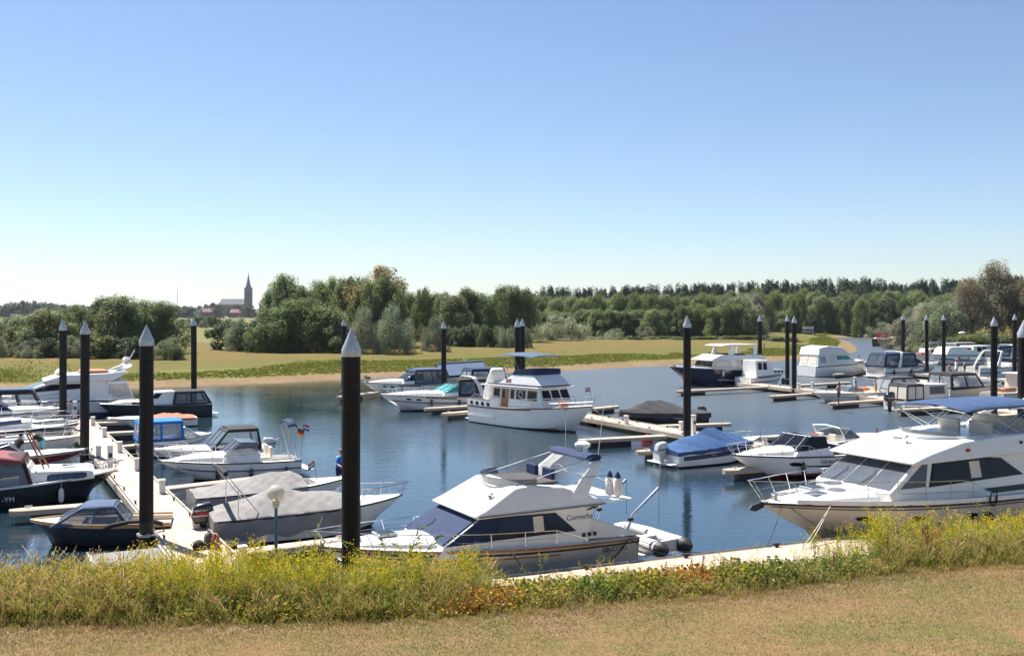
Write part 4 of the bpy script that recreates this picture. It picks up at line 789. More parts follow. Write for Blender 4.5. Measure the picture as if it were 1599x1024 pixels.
b.body('cockpit_awning', 'white_cloth', [(-.01, .92), (.19, 1.0), (.19, 1.55), (.17, 1.62), (.03, 1.12)], const(1.36, .25, 1.0), .04)
b.rail(.2, .97, .5, nst=7, over=.35); b.fender(.62, 1, 'rubber', .13, .6); b.cleats((.06, .55, .88))
b.platform(.55, .3)
b.line((4.4, b.w(.5) + .02, 1.02), b.to_local((1.0, 26.4, .55)), .3); b.line((.4, b.w(.04), .9), b.to_local((2.2, 27.3, .55)), .25, .014); b.line((.4, b.w(.04), .9), b.to_local((5.2, 28.6, .55)), .2, .014)
for yy in (-.75, .95):
    dv = MB().tube([(.1, yy, .95), (-.1, yy, 1.5), (-1.0, yy + .1, 2.35)], .045, 6).build('davit', 'aluminium', b.root); MB().tube([(-1.0, yy + .1, 2.35), (-1.0, yy + .1, 1.1)], .008, 4).build('davit_tackle', 'rope_dark', dv); MB().lathe((.0, yy + .05, 1.3), [(.02, 0), (.09, .03), (.09, .12), (.02, .15)], 8).build('winch', 'rubber', dv)
b.hatch(.8, 0, b.sheer(.8) + .33); b.hatch(.9, 0, b.sheer(.9) + .22, .2); b.wiper(.677, .557, -.5, 1.32, 2.0); b.grab([(.5, 1.3, 2.07), (.42, 1.3, 2.07), (.34, 1.3, 2.07)], h=.02); b.strip('seam', 'grey_ink', .5, .505, .02, .95, .004)
for x in (.16, .18, .2): b.side_panel('vent_slot', 'ink', [(x, 1.1), (x + .012, 1.1), (x + .012, 1.22), (x, 1.22)], const(1.42, .17, 1.0), sides=(1,))
b.side_panel('window_seal', 'rubber', [(.538, 1.31), (.23, 1.31), (.299, 1.95), (.463, 1.99)], const(1.42, .17, 1.0), off=.001, t=.004); MB().lathe((.5 * 9.3, .9, 2.5), [(.04, 0), (.09, .06), (.09, .16), (.03, .2)], 10).build('searchlight', 'steel', b.root)
b.squash(1.05, .88)
# dinghy hung behind the yacht
def dinghy(name, label, loc, rz, L=2.5, W=1.35, r=.2, m='pvc_grey', end='rubber', z=.28, group=None):
    rt = empty(name, (loc[0], loc[1], 0), rz); tag(rt, label, 'dinghy', group); pts = []
    for sd in (1, -1):
        seq = [(0, sd * (W / 2 - r)), (L * .35, sd * (W / 2 - r)), (L * .65, sd * (W / 2 - r) * .95), (L * .85, sd * (W / 2 - r) * .6), (L * .97, sd * .12)]
        pts += seq if sd == 1 else seq[::-1]
    MB().tube([(x, y, z + .05 * (x / L) ** 2 * 3) for x, y in pts], r, 12).build('tube', m, rt)
    for sd in (1, -1): MB().lathe((0, 0, 0), [(r * 1.03, -.02), (r * 1.03, .12), (r * .85, .22), (r * .3, .36)], 12).build('tube_end', end, rt).matrix_local = Matrix.Translation((.05, sd * (W / 2 - r), z)) @ Matrix.Rotation(R(-90), 4, 'Y')
    MB().box(.1, L * .85, -W / 2 + r, W / 2 - r, z - .12, z - .08).build('floor', 'dark_grey_cloth', rt, smooth=0); MB().box(.08, .13, -W / 2 + r, W / 2 - r, z - .15, z + .2).build('transom', 'plastic_white', rt, smooth=0)
    MB().box(L * .42, L * .52, -W / 2 + r * .8, W / 2 - r * .8, z + .12, z + .16).build('thwart', 'plastic_white', rt, smooth=0)
    return rt
dl = bowp + u0 * 9.95
dinghy('inflatable_dinghy', 'grey inflatable dinghy with black tube ends behind the cream yacht', Vector((4.78, 29.75, 0)), R(126), 2.3, 1.45, .23, z=.5)
# ---------------------------------------------------------------- large motor yacht with blue sunshade (near, right)
L = 14.5; b0_ = Vector((7.75, 31.2, 0)); u1 = Vector((math.cos(R(27)), math.sin(R(27)), 0))
b = Boat('motor_yacht', 'large white motor yacht with blue sunshade, cream hull and long bow rail', 'yacht', (b0_ + u1 * L, R(207), L), 4.1, 1.15, 1.55, rake=1.9, hull='cream_hull', bowp=2.4, tm=.45, cockpit=.13, sole=.7)
X = lambda s_: 1 - s_ / L
b.strip('stripe', 'grey_ink', .86, .9, 0, .985, .014); b.trunk(X(6.5), X(.9), .42, .74, front=.6)
b.strip('toe_rail', 'white_gelcoat', 1.0, 1.18, .1, .93, .03)
hw = const(1.72, .2, 1.4)
b.body('cabin', 'white_gelcoat', [(X(11.5), 1.25), (X(4.0), 1.35), (X(3.9), 1.78), (X(5.35), 2.66), (X(11.3), 2.72)], hw, .06)
b.cross_panel('windscreen', 'vinyl', (X(3.9), 1.8), (X(5.35), 2.64), hw, n=3, inset=.06, gap=.06); b.side_panel('quarter_window', 'vinyl', [(X(4.35), 1.86), (X(5.5), 1.86), (X(5.75), 2.56), (X(5.5), 2.56)], hw)
b.side_panel('side_window', 'glass', [(X(5.75), 1.86), (X(10.2), 1.95), (X(9.3), 2.5), (X(8.2), 2.62), (X(6.05), 2.6)], hw); b.side_panel('window_blind', 'cream', [(X(7.7), 1.98), (X(8.2), 1.98), (X(8.2), 2.52), (X(7.7), 2.52)], hw, off=.021, t=.004)
b.side_panel('hull_window', 'glass', [(X(8.6), 1.42), (X(11.2), 1.42), (X(11.2), 1.6), (X(8.2), 1.6)], hw)
fhw = const(1.84, .2, 2.6)
fl = b.body('flybridge', 'white_gelcoat', [(X(4.75), 2.62), (X(4.72), 2.7), (X(5.6), 2.93), (X(7.2), 3.22), (X(9.0), 3.32), (X(12.4), 3.36), (X(13.2), 2.95), (X(13.2), 2.78), (X(11.4), 2.7)], fhw, .09)
k = MB(); rr = []
for i in range(15):
    a = -math.pi / 2 + math.pi * i / 14; x = X(8.5) * L + 1.55 * math.cos(a); y = 1.5 * math.sin(a); rr.append([(x, y, 3.1), (x + .05, y, 3.33), (x + .03, y * .99, 3.33), (x - .02, y * .99, 3.1)])
k.loft(rr, True, True, True).build('flybridge_coaming', 'white_gelcoat', fl); k = MB()
k.loft([[(p[0][0] + .04, p[0][1], 3.32), (p[0][0] + .1, p[0][1] * 1.03, 3.47), (p[0][0] + .085, p[0][1] * 1.02, 3.47), (p[0][0] + .02, p[0][1], 3.32)] for p in rr[3:12]], True, True, True).build('wind_deflector', 'vinyl', fl)
for yy in (-.7, .6): b.seat(X(9.2), yy, 2.95, .9, 'cream')
b.seat(X(11), 0, 3.0, 2.2, 'cream'); b.bimini(X(12.3), X(7.6), 4.3, 1.5, 3.35, 'shade_blue', .16, legs=((0.0, .42), (1.0, .62), (.3, .7)))
b.arch(X(11.4), X(12.8), 3.1, 3.95, 1.6, 1.45, dep=.45); b.radar(X(12.8), 3.98)
b.text('------- ---', .15, (X(10.6) * L, fhw(0, 3.0) + .03, 3.0), 'ink', side=1, tilt=.2); b.side_panel('badge', 'ink', [(X(10.1), 3.0), (X(9.95), 3.0), (X(9.95), 3.1), (X(10.1), 3.1)], fhw, sides=(1,))
for x in (10.9, 9.2): MB()
b.rail(.42, .985, .72, nst=8, over=.55, inset=.1)
for t in (.80, .66, .5): b.portlight(t, .62, 1, .26, .1)
b.body('anchor', 'rubber', [(.99, 1.40), (1.012, 1.30), (1.03, 1.36), (1.022, 1.5), (.985, 1.56)], const(.05), .01); MB().lathe((.955 * L, 0, 1.58), [(.12, 0), (.12, .16), (.05, .2)], 10).build('windlass', 'steel', b.root)
MB().lathe((X(3.0) * L, .1, 1.93), [(.3, 0), (.3, .05), (.02, .07)], 18).build('deck_hatch', 'vinyl', b.root)
b.canopy(.0, .2, 1.2, 2.72, 1.75, 'navy_cloth', 1.6, rakef=.01, raker=.05, panes=2, wm='clear_vinyl')
b.line((X(2.0) * L, b.w(.86), 1.5), b.to_local((8.6, 29.5, .55)), .05, .016, 'rope'); b.line((X(2.0) * L, b.w(.86), 1.5), b.to_local((8.8, 29.6, .55)), .05, .016, 'rope')
k = MB()
for j in range(5): k.tube([(X(8.2) * L + .16 * math.cos(a) + .02 * j, b.w(.43) + .05 + .01 * j, 1.35 + .26 * math.sin(a)) for a in [2 * math.pi * q / 14 for q in range(15)]], .014, 5)
k.build('rope_coil', 'rope_dark', b.root); b.line((X(7.6) * L, b.w(.45), 1.3), (X(9.3) * L, b.w(.35), 1.25), .1); b.fender(.46, 1, 'rubber', .15, .5, .35); b.fender(.78, 1, 'rubber', .13, .55, .6); b.cleats((.1, .45, .86)); b.platform(1.0, .35)
b.hatch(X(2.2), 0, 1.86, .3); b.hatch(X(4.6), .6, 2.0, .2) if False else None; b.wiper(X(3.9), X(5.35), -.9, 1.8, 2.64); b.wiper(X(3.9), X(5.35), .3, 1.8, 2.64); b.strip('seam', 'grey_ink', .45, .455, .02, .97, .004); b.side_panel('window_seal', 'rubber', [(X(5.65), 1.83), (X(10.35), 1.92), (X(9.35), 2.53), (X(8.2), 2.65), (X(6.0), 2.63)], hw, off=.001, t=.004)
for x in (10.2, 10.5, 10.8): b.side_panel('vent_slot', 'ink', [(X(x), 2.82), (X(x + .18), 2.82), (X(x + .18), 2.88), (X(x), 2.88)], fhw, sides=(1,), parent=fl)
MB().lathe((X(6.3) * L, .15, 3.08), [(.05, 0), (.1, .08), (.1, .2), (.03, .25)], 10).build('searchlight', 'steel', b.root); MB().tube([(X(6.6) * L, -.3, 3.16), (X(6.2) * L, -.3, 3.2)], .035).build('horn', 'steel', b.root); b.grab([(X(4.6), 1.2, 1.72), (X(3.6), 1.05, 1.78), (X(2.8), .8, 1.8)], h=.06); b.grab([(X(4.6), -1.2, 1.72), (X(3.6), -1.05, 1.78), (X(2.8), -.8, 1.8)], h=.06)
b.strip('fly_seam', 'grey_ink', 0, 0, 0, .01, .001) if False else None; b.body('nav_light', 'red_plastic', [(X(7.4), 2.9), (X(7.25), 2.9), (X(7.25), 3.0), (X(7.4), 3.0)], const(1.83), .01)
# ---------------------------------------------------------------- white flybridge yacht at the head of the left dock
pl = put(205, 646, 'stern', 208, -85); L = pl[2]
b = Boat('flybridge_yacht', 'white flybridge yacht with radar mast at the head of the long dock', 'yacht', pl, 4.0, 1.2, 1.7, rake=1.6, bowp=2.4, cockpit=.15, sole=.7, hull='white_hull')
b.strip('boot_band', 'navy_paint', -.0, .3, 0, .9, .012); hw = const(1.75, .22, 1.4)
b.trunk(.45, .95, .5, .75, front=.6); b.body('cabin', 'white_gelcoat', [(.12, 1.2), (.70, 1.3), (.66, 1.9), (.46, 2.85), (.12, 2.85)], hw, .08)
b.cross_panel('windscreen', 'blue_glass', (.66, 1.95), (.46, 2.83), hw, n=3, inset=.12); b.side_panel('side_window', 'glass', [(.60, 2.0), (.26, 2.25), (.27, 2.6), (.46, 2.6)], hw)
fhw = const(1.85, .25, 2.8); fl = b.body('flybridge', 'white_gelcoat', [(.50, 2.84), (.49, 2.95), (.40, 3.35), (.16, 3.4), (.06, 3.55), (.03, 3.5), (.12, 2.84)], fhw, .07)
b.body('seat_cushion', 'terracotta_cloth', [(.13, 3.41), (.30, 3.41), (.29, 3.62), (.15, 3.62)], const(1.3), .05); MB().lathe((.40 * L, .4, 3.3), [(.35, 0), (.42, .25), (.2, .5)], 12).build('helm_cover', 'white_cloth', b.root)
b.arch(.13, .03, 3.1, 4.0, 1.6, 1.2, dep=.55); b.radar(.03, 4.05); MB().lathe((.035 * L, .5, 4.0), [(.05, 0), (.05, .2), (.24, .25), (.28, .45), (.15, .65)], 14).build('satellite_dome', 'plastic_white', b.root)
MB().tube([(.03 * L, 0, 4.0), (-.02 * L, 0, 5.2)], .05).build('mast', 'plastic_white', b.root); b.aerial(.04, -.8, 4.0, 1.6, -.3)
b.canopy(-.0, .16, 1.25, 2.82, 1.72, 'white_cloth', 1.6, rakef=.01, raker=.04, panes=1, wm='clear_vinyl'); b.text('- ----', .3, (.25 * L, hw(0, 2.7) + .12, 3.0), 'grey_ink', side=1, slant=.3); b.rail(.5, .98, .65, nst=6); b.platform(.8, .3)
b.squash(1.3, .88)
# ---------------------------------------------------------------- white trawler with teak doors
pl = (P(758, 656), R(-50), 10.6); L = pl[2]
b = Boat('trawler', 'white trawler yacht with teak doors, navy sunshade and upright tender', 'trawler', pl, 3.5, 1.2, 1.75, rake=1.2, bowp=2.4, tm=.4, hull='white_hull', sheerp=2.2, strake='varnish')
b.strip('bulwark', 'white_gelcoat', 1.0, 1.5, 0, .33, .03); b.strip('stripe', 'navy_paint', .9, .95, 0, .62, .012); b.strip('spray_rail', 'white_gelcoat', .35, .45, 0, .3, .09)
for t in (.04, .1, .16, .22): b.side_panel('stern_port', 'glass', [(t, 1.27), (t + .026, 1.27), (t + .026, 1.5), (t, 1.5)], lambda x, z: b.w(x) + .03)
hw = const(1.35, .1, 1.4); b.body('cabin', 'white_gelcoat', [(.20, 1.2), (.72, 1.35), (.70, 1.75), (.665, 2.65), (.22, 2.6)], hw, .05)
b.cross_panel('front_window', 'glass', (.70, 1.85), (.665, 2.6), hw, n=3, inset=.1, gap=.14)
for x0, x1, m_ in ((.235, .30, 'glass'), (.40, .44, 'glass'), (.455, .545, 'glass'), (.56, .65, 'glass')): b.side_panel('window_frame', 'varnish', [(x0, 1.85), (x1, 1.85), (x1, 2.5), (x0, 2.5)], hw); b.side_panel('side_window', m_, [(x0 + .007, 1.92), (x1 - .007, 1.92), (x1 - .007, 2.43), (x0 + .007, 2.43)], hw, off=.021)
b.side_panel('door', 'varnish', [(.315, 1.3), (.385, 1.3), (.385, 2.5), (.315, 2.5)], hw); b.side_panel('door_window', 'glass', [(.325, 1.9), (.347, 1.9), (.347, 2.4), (.325, 2.4)], hw, off=.021)
b.body('roof', 'white_gelcoat', [(.14, 2.62), (.69, 2.68), (.70, 2.75), (.14, 2.72)], const(1.62), .03); b.body('roof_trim', 'navy_paint', [(.2, 2.73), (.68, 2.77), (.68, 2.83), (.2, 2.79)], const(1.5), .01)
fhw = const(1.35, .25, 2.8); fl = b.body('flybridge', 'white_gelcoat', [(.28, 2.78), (.68, 2.82), (.60, 3.5), (.42, 3.45)], fhw, .05); b.body('dodger', 'navy_cloth', [(.40, 3.45), (.61, 3.5), (.605, 3.85), (.44, 3.8)], const(1.22), .06, parent=fl)
b.side_panel('name_board', 'varnish', [(.36, 2.95), (.41, 2.95), (.41, 3.15), (.36, 3.15)], fhw, parent=fl); b.bimini(.26, .60, 4.75, 1.25, 3.4, 'steel_blue_cloth', .12, legs=((.05, .25), (.95, .7)))
b.body('upright_tender', 'plastic_white', [(.05, 1.6), (.10, 1.5), (.145, 2.6), (.14, 3.55), (.115, 3.75), (.07, 2.7)], const(.75, .1, 1.5), .12)
b.rail(.0, .33, .75, nst=5, over=0, mid=True, name='stern_rail', pulpit=False); b.rail(.45, .985, .6, nst=6, over=.3, name='bow_rail'); b.aerial(.3, -.6, 3.4, 1.6); b.flag(.99 * L, 0, 1.8, 1.1, 'nl', .35)
MB().lathe((.80 * L, -.5, 1.6), [(.3, 0), (.36, .12), (.3, .3), (.1, .36)], 12).build('life_raft', 'varnish', b.root); MB().tube([(.455 * L + .2 * math.cos(a) + .5, -hw(0, 2.2) - .05, 2.2 + .2 * math.sin(a)) for a in [2 * math.pi * q / 12 for q in range(13)]], .04).build('lifebuoy', 'plastic_white', b.root)
for sd in (1, -1): MB().tube([(.86 * L, sd * (b.w(.86) + .04), 1.3 + .16 * math.sin(a) + .2) if False else (.86 * L + .12 * math.cos(a), sd * (b.w(.86) + .05), 1.55 + .18 * math.sin(a)) for a in [2 * math.pi * q / 10 for q in range(11)]], .025).build('rope_coil', 'rope', b.root)
b.line((.97 * L, .1, 1.7), b.to_local((7.3, 59, .6)), .2, .014, 'rope'); b.platform(.5, .25)
# ---------------------------------------------------------------- navy trawler yacht (far right of the fairway)
pl = put(1044, 604, 'bow', 205, 1187); L = pl[2]
b = Boat('trawler', 'navy hulled trawler yacht with white hardtop on slanted arms', 'trawler', pl, 4.0, 1.65, 2.25, rake=1.8, bowp=2.3, tm=.4, hull='navy_hull', sheerp=1.9, cockpit=.1, sole=1.0, strake='white_gelcoat')
b.strip('white_line', 'plastic_white', .3, .34, .02, .6, .015); hw = const(1.6, .12, 1.8)
b.body('cabin', 'cream', [(.06, 1.7), (.64, 1.85), (.61, 3.0), (.06, 3.0)], hw, .05); b.side_panel('side_window', 'glass', [(.09, 2.05), (.17, 2.05), (.17, 2.85), (.09, 2.85)], hw); b.side_panel('side_window', 'vinyl', [(.19, 2.05), (.31, 2.05), (.31, 2.85), (.19, 2.85)], hw)
b.side_panel('blind_window', 'white_cloth', [(.47, 2.1), (.60, 2.1), (.585, 2.85), (.47, 2.85)], hw); b.side_panel('pillar', 'white_gelcoat', [(.35, 1.85), (.43, 1.85), (.45, 3.0), (.38, 3.0)], hw, t=.04)
b.cross_panel('front_window', 'glass', (.64, 1.95), (.61, 2.95), hw, n=3, inset=.1)
fl = b.body('flybridge', 'white_gelcoat', [(.04, 3.0), (.66, 3.0), (.655, 3.1), (.54, 3.75), (.44, 3.7), (.10, 3.62), (.05, 3.15)], const(1.8, .3, 3.0), .06); b.body('seat_cushion', 'maroon_cloth', [(.25, 3.66), (.43, 3.72), (.43, 3.85), (.25, 3.82)], const(1.2), .03, parent=fl)
b.body('hardtop', 'cream', [(.13, 5.05), (.52, 4.95), (.525, 5.05), (.44, 5.22), (.13, 5.18)], const(1.55), .05)
for sd in (1, -1): b.side_panel('hardtop_arm', 'white_gelcoat', [(.40, 3.5), (.46, 3.5), (.42, 5.0), (.38, 5.0)], const(1.38), sides=(sd,), t=.08); b.side_panel('hardtop_arm', 'white_gelcoat', [(.14, 3.6), (.18, 3.6), (.17, 5.08), (.14, 5.08)], const(1.38), sides=(sd,), t=.08)
MB().tube([(-.02 * L, 0, 1.7), (-.05 * L, 0, 5.2)], .06).build('mast', 'varnish', b.root); b.flag(0, 0, 2.4, 1.2, 'nl', .7); b.rail(.66, .985, .35, nst=5, mid=False); b.fender(.55, 1, 'plastic_white', .14, .5)
k = MB(); k.tube([(.94 * L, .3, 2.25), (.97 * L, 0, 2.3), (.94 * L, -.3, 2.25)], .1); k.build('bow_fender', 'rubber', b.root)
b.squash(1.75, .72)
# ---------------------------------------------------------------- express cruisers
def express(name, label, pl, B, hull='white_hull', canopy='black_cloth', arch=True, glassm='blue_glass', fs=.95, fb=1.35, ct=(.0, .42), zt=2.35, ports=True, vis=1, win='vinyl', archm='white_gelcoat', cat='cruiser', stripe=None):
    b = Boat(name, label, cat, pl, B, fs, fb, rake=1.1 + .03 * pl[2], bowp=2.2, hull=hull, cockpit=ct[1] * .9, sole=.5); L = b.L
    b.trunk(.36, .97, .42, .82, front=.65); zb = b.sheer(.4) + .05; hwb = b.w(.4) * .86; q = lambda x, z: hwb - .25 * (z - zb)
    ws = b.body('windscreen_base', 'white_gelcoat', [(ct[1] - .12, zb - .1), (ct[1] + .16, zb), (ct[1] + .13, zb + .25), (ct[1] - .12, zb + .35)], q, .04)
    g = b.body('windscreen', glassm, [(ct[1] - .1, zb + .3), (ct[1] + .135, zb + .24), (ct[1] + .02, zb + .85), (ct[1] - .1, zb + .82)], q, .02)
    k = MB()
    for y in (-.5, 0, .5): k.tube([((ct[1] + .137) * L, y * hwb * 1.5, zb + .25), ((ct[1] + .022) * L, y * hwb * 1.2, zb + .87)], .022, 5)
    k.tube([((ct[1] + .02) * L, -hwb * .83, zb + .86), ((ct[1] + .02) * L, hwb * .83, zb + .86)], .022, 5); k.build('windscreen_frame', 'aluminium', g)
    if canopy: b.canopy(ct[0], ct[1] + .015, zb - .05, zt, hwb * 1.02, canopy, hwb * .82, rakef=.02, raker=.06, panes=2, wm=win)
    else:
        for y in (-.5, .4): b.seat(ct[1] * .6, y, .6, .55, 'cream')
    if arch: b.arch(ct[1] * .42, ct[1] * .42 + .07, b.fs, zt + .08, b.w(.2) * .96, hwb * .86, archm, dep=.34)
    if ports:
        for t in (.72, .8): b.portlight(t, .72, vis, .2, .07)
        b.strip('cabin_window', 'glass', .80, .90, .40, .66, .012, q0b=.84)
    if stripe: b.strip('stripe', stripe, .45, .55, 0, .95, .01)
    b.rail(.48, .98, .5, nst=6, over=.35); b.platform(.6, .25)
    for t in (.12, .38, .62): b.fender(t, vis, 'outboard_black')
    b.cleats((.05, .85)); return b
b = express('express_cruiser', 'white express cruiser with teal windscreen and black aft canopy', put(592, 643, 'bow', 208, 768), 3.2, glassm='teal_glass', canopy='black_cloth', zt=2.5, ct=(.02, .36), stripe='grey_ink')
b.squash(1.2, .9)
b = express('express_cruiser', 'white cruiser with grey blue canopy beyond the teal windscreen cruiser', put(566, 620, 'bow', 208, 700), 2.9, canopy='steel_blue_cloth', arch=False, zt=2.45, ct=(.02, .45))
MB().tube([(.93 * b.L, .35, 1.7), (.97 * b.L, 0, 1.8), (.93 * b.L, -.35, 1.7)], .13).build('fender_bundle', 'rubber', b.root)
b = express('cabin_cruiser', 'white cruiser with tall navy canopy posts behind the trawler tender', put(722, 624, 'stern', 28, 818), 2.7, canopy='navy_cloth', arch=False, zt=2.75, ct=(.02, .6), vis=-1, win='clear_vinyl', ports=False)
b = express('express_cruiser', 'white cruiser with rounded navy sunroof on the far dock', put(1367, 590, 'stern', 26, 1466), 3.3, canopy='navy_cloth', zt=2.9, ct=(-.02, .5), vis=-1, stripe='steel_blue_cloth', fs=1.2, fb=1.6)
b.rail(.8, .99, .8, 'steel', 3)
b = express('express_cruiser', 'white sport cruiser with curved white arch beside the standing people', put(1513, 590, 'stern', 22, 1640), 3.6, canopy=None, zt=3.0, ct=(.0, .5), vis=-1, stripe='navy_paint', fs=1.2, fb=1.7)
b = express('cabin_boat', 'white sport cabin boat with folded navy sunshade and German flag', put(246, 753, 'bow', 207, 462), 2.35, canopy=None, arch=False, glassm='vinyl', fs=.7, fb=.95, ct=(.0, .42), stripe='grey_ink', ports=False)
b.bimini(.02, .09, 2.35, .75, .8, 'navy_cloth', .2, legs=((.2, .9), (.9, .1))); b.flag(-.1, -.6, .8, 1.2, 'de', .5); b.flag(-.1, .5, .8, 1.5, 'nl', .4); b.text('AKE -4', .14, (b.L * .93, b.w(.9) + .06, .55), 'ink', side=1, dirx=.45)
b = express('cabin_boat', 'white cabin boat with dark windscreen panes and dark red bottom paint', put(1142, 750, 'bow', 208, 1345), 2.6, hull='navy_white_hull', canopy=None, arch=False, glassm='glass', fs=.85, fb=1.15, ct=(.12, .5), ports=False)
b.strip('blue_band', 'steel_blue_cloth', .25, .55, 0, .62, .012, q0b=.5); b.portlight(.66, .62, 1, .3, .09); b.text('Tell den Wind', .26, (.5 * b.L, b.w(.4) + .03, .62), 'ink', side=1, slant=.2); b.flag(.0, .8, 1.0, 1.0, 'nl', .45); b.body('cockpit_cover', 'navy_cloth', [(.02, .9), (.42, 1.0), (.42, 1.55), (.3, 1.3)], const(1.0, .2, .9), .05)
# ---------------------------------------------------------------- runabouts under covers
b = Boat('covered_boat', 'boat under loose grey tarpaulin with black outboard and white bow', 'motorboat', put(330, 846, 'stern', 27, 628), 2.45, .85, 1.0, rake=.9, hull='white_hull', bowp=2.4)
b.cover([(-.03, .12, 1.5), (.08, .36, 1.4), (.28, .66, 1.15), (.36, .62, 1.15), (.55, .45, 1.3), (.68, .25, 1.5), (.72, .1, 1.5)], 'grey_cloth', t1=.72, drop=.62, seed=4, wr=.05); b.outboard('outboard_black', 0, 1.05, x=-.12); b.text('MERCURY', .1, (-.6, -.225, 1.06), 'plastic_white', side=-1); MB().box(-.55, -.02, -.222, -.215, .96, 1.03).build('red_stripe', 'red_ink', b.root, smooth=0); b.rail(.72, .985, .45, nst=3)
k = MB()
for sd in (1, -1): k.tube([(.2 * b.L, sd * 1.0, 1.0), (.04 * b.L, sd * 1.0, 2.35)], .018, 5); k.tube([(.1 * b.L, sd * 1.0, .9), (.1 * b.L, sd * 1.0, 1.8)], .014, 5)
k.build('hoop_frame', 'aluminium', b.root); MB().tube([(.04 * b.L, -1.02, 2.35), (.035 * b.L, 0, 2.42), (.04 * b.L, 1.02, 2.35)], .08, 8).build('rolled_sunshade', 'black_cloth', b.root)
b = Boat('covered_boat', 'open boat half under pale grey cover with a man in blue aboard', 'motorboat', put(303, 803, 'stern', 27, 545), 2.3, .75, .95, rake=.8, hull='white_hull', bowp=2.3, cockpit=.75)
b.cover([(-.03, .1, 1.5), (.2, .3, 1.2), (.5, .55, 1.0), (.6, .52, 1.0), (.66, .3, 1.2), (.7, .1, 1.5)], 'grey_cloth', t1=.68, drop=.5, seed=9, wr=.045); b.flag(.75 * b.L, -.7, .9, .9, 'nl', .35)
b = Boat('covered_boat', 'white speedboat with navy stripe under bright blue cover with grey outboard', 'speedboat', put(1040, 727, 'stern', 30, 1188), 2.35, .75, 1.05, rake=1.2, hull='white_hull', bowp=2.0)
b.strip('stripe', 'navy_paint', .42, .72, .04, .96, .012, q0b=.55, q1b=.85); b.cover([(-.02, .12, 1.4), (.15, .45, 1.2), (.42, .85, 1.0), (.5, .8, 1.0), (.7, .35, 1.2), (.8, .05, 1.4)], 'blue_cloth', t1=.8, drop=.16, seed=3, wr=.06); b.outboard('outboard_grey', 0, .95, x=-.15); b.rail(.72, .985, .35, nst=3, mid=False); b.text('--- --', .16, (.3 * b.L, -b.w(.4) - .03, .5), 'plastic_white', side=-1, slant=.3); b.platform(.45, .2)
b = Boat('covered_boat', 'runabout under charcoal cover beside the dock past the trawler bow', 'speedboat', put(966, 668, 'bow', 208, 1092), 2.4, .75, 1.0, rake=1.0, hull='black_hull', bowp=2.2); b.cover([(-.02, .1, 1.4), (.2, .3, 1.2), (.48, .85, 1.0), (.66, .75, 1.1), (.85, .35, 1.2), (1, .1, 1.4)], 'charcoal_cloth', t1=.99, drop=.3, seed=6, wr=.05); b.outboard('outboard_black', 0, .9); b.strip('white_flash', 'plastic_white', .45, .95, .25, .75, .014, q0b=.9)
b = Boat('tender', 'white tender with terracotta cover near the navy cabin boat', 'tender', put(166, 670, 'bow', 207, 305), 2.0, .55, .7, rake=.5, hull='white_hull', bowp=3.0); b.cover([(.0, .08, 1.4), (.3, .3, 1.2), (.55, .15, 1.2)], 'terracotta_cloth', t0=.02, t1=.52, drop=.12, seed=8); b.trunk(.55, .95, .14, .8)
# ---------------------------------------------------------------- open bowriders
def bowrider(label, pl, B, hull, vis, name='speedboat', archf=True):
    b = Boat(name, label, 'speedboat', pl, B, .7, .85, rake=1.2, hull=hull, bowp=2.0, cockpit=.55, sole=.3)
    b.trunk(.56, .96, .14, .85); b.windscreen(.62, .52, .82, 1.3, 1.0, .8, 'vinyl'); b.seat(.4, -.45, .35, .5, 'cream'); b.seat(.4, .45, .35, .5, 'cream'); b.seat(.16, 0, .35, 1.5, 'cream'); b.body('sun_pad', 'white_cloth', [(.0, .72), (.12, .72), (.12, .86), (.0, .8)], const(.9), .04)
    if archf: k = MB().tube([(.42 * b.L, -1.0, .75), (.36 * b.L, -.95, 1.45), (.35 * b.L, 0, 1.55), (.36 * b.L, .95, 1.45), (.42 * b.L, 1.0, .75)], .04).build('tow_arch', 'white_gelcoat', b.root)
    b.platform(.5, .22); b.cleats((.08, .85)); return b
b = bowrider('red and white bowrider with open cockpit and pale arch', put(1236, 713, 'stern', 28, 1381), 2.3, 'white_hull', -1); b.strip('red_band', 'red_hull', .3, .8, .1, .99, .014, q0b=.1, q1b=.95); b.seat(.3, .2, .35, .5, 'red_plastic')
b = bowrider('white speedboat with orange float on its foredeck', put(1268, 629, 'bow', 207, 1377), 2.5, 'white_hull', 1, archf=False); b.strip('grey_line', 'grey_ink', .5, .56, .0, .95, .012); fo = MB().tube([(.3 * b.L + .4 * math.cos(a), .2 + .4 * math.sin(a), 1.0) for a in [2 * math.pi * q / 14 for q in range(15)]], .14, 8).build('swim_ring', 'orange_plastic', b.root)
# ---------------------------------------------------------------- cabin boats with canopies
b = Boat('cabin_boat', 'navy hulled cabin boat with white wheelhouse and black aft canopy', 'cabin boat', put(153, 655, 'bow', 207, 327), 2.6, .85, 1.15, rake=.9, hull='black_hull', bowp=2.3, strake='navy_paint')
hw = const(1.02, .15, 1.0); b.trunk(.5, .93, .45, .8); b.body('wheelhouse', 'white_gelcoat', [(.33, .95), (.60, 1.0), (.58, 1.45), (.52, 2.15), (.33, 2.18)], hw, .05); b.cross_panel('windscreen', 'vinyl', (.58, 1.5), (.52, 2.13), hw, n=3, inset=.1); b.side_panel('side_window', 'glass', [(.49, 1.55), (.55, 1.55), (.51, 2.0), (.45, 2.0)], hw); b.portlight(.42, .9, 1, .1, .1)
b.canopy(.0, .36, .9, 2.2, 1.12, 'black_cloth', .98, rakef=.02, raker=.07, panes=2, wm='vinyl'); b.strip('cabin_window', 'glass', 1.1, 1.35, .6, .72, -.15); b.rail(.6, .985, .45, nst=4, mid=False); b.platform(.5, .2); b.aerial(.4, .6, 2.15, .8)
b.squash(.95, .76)
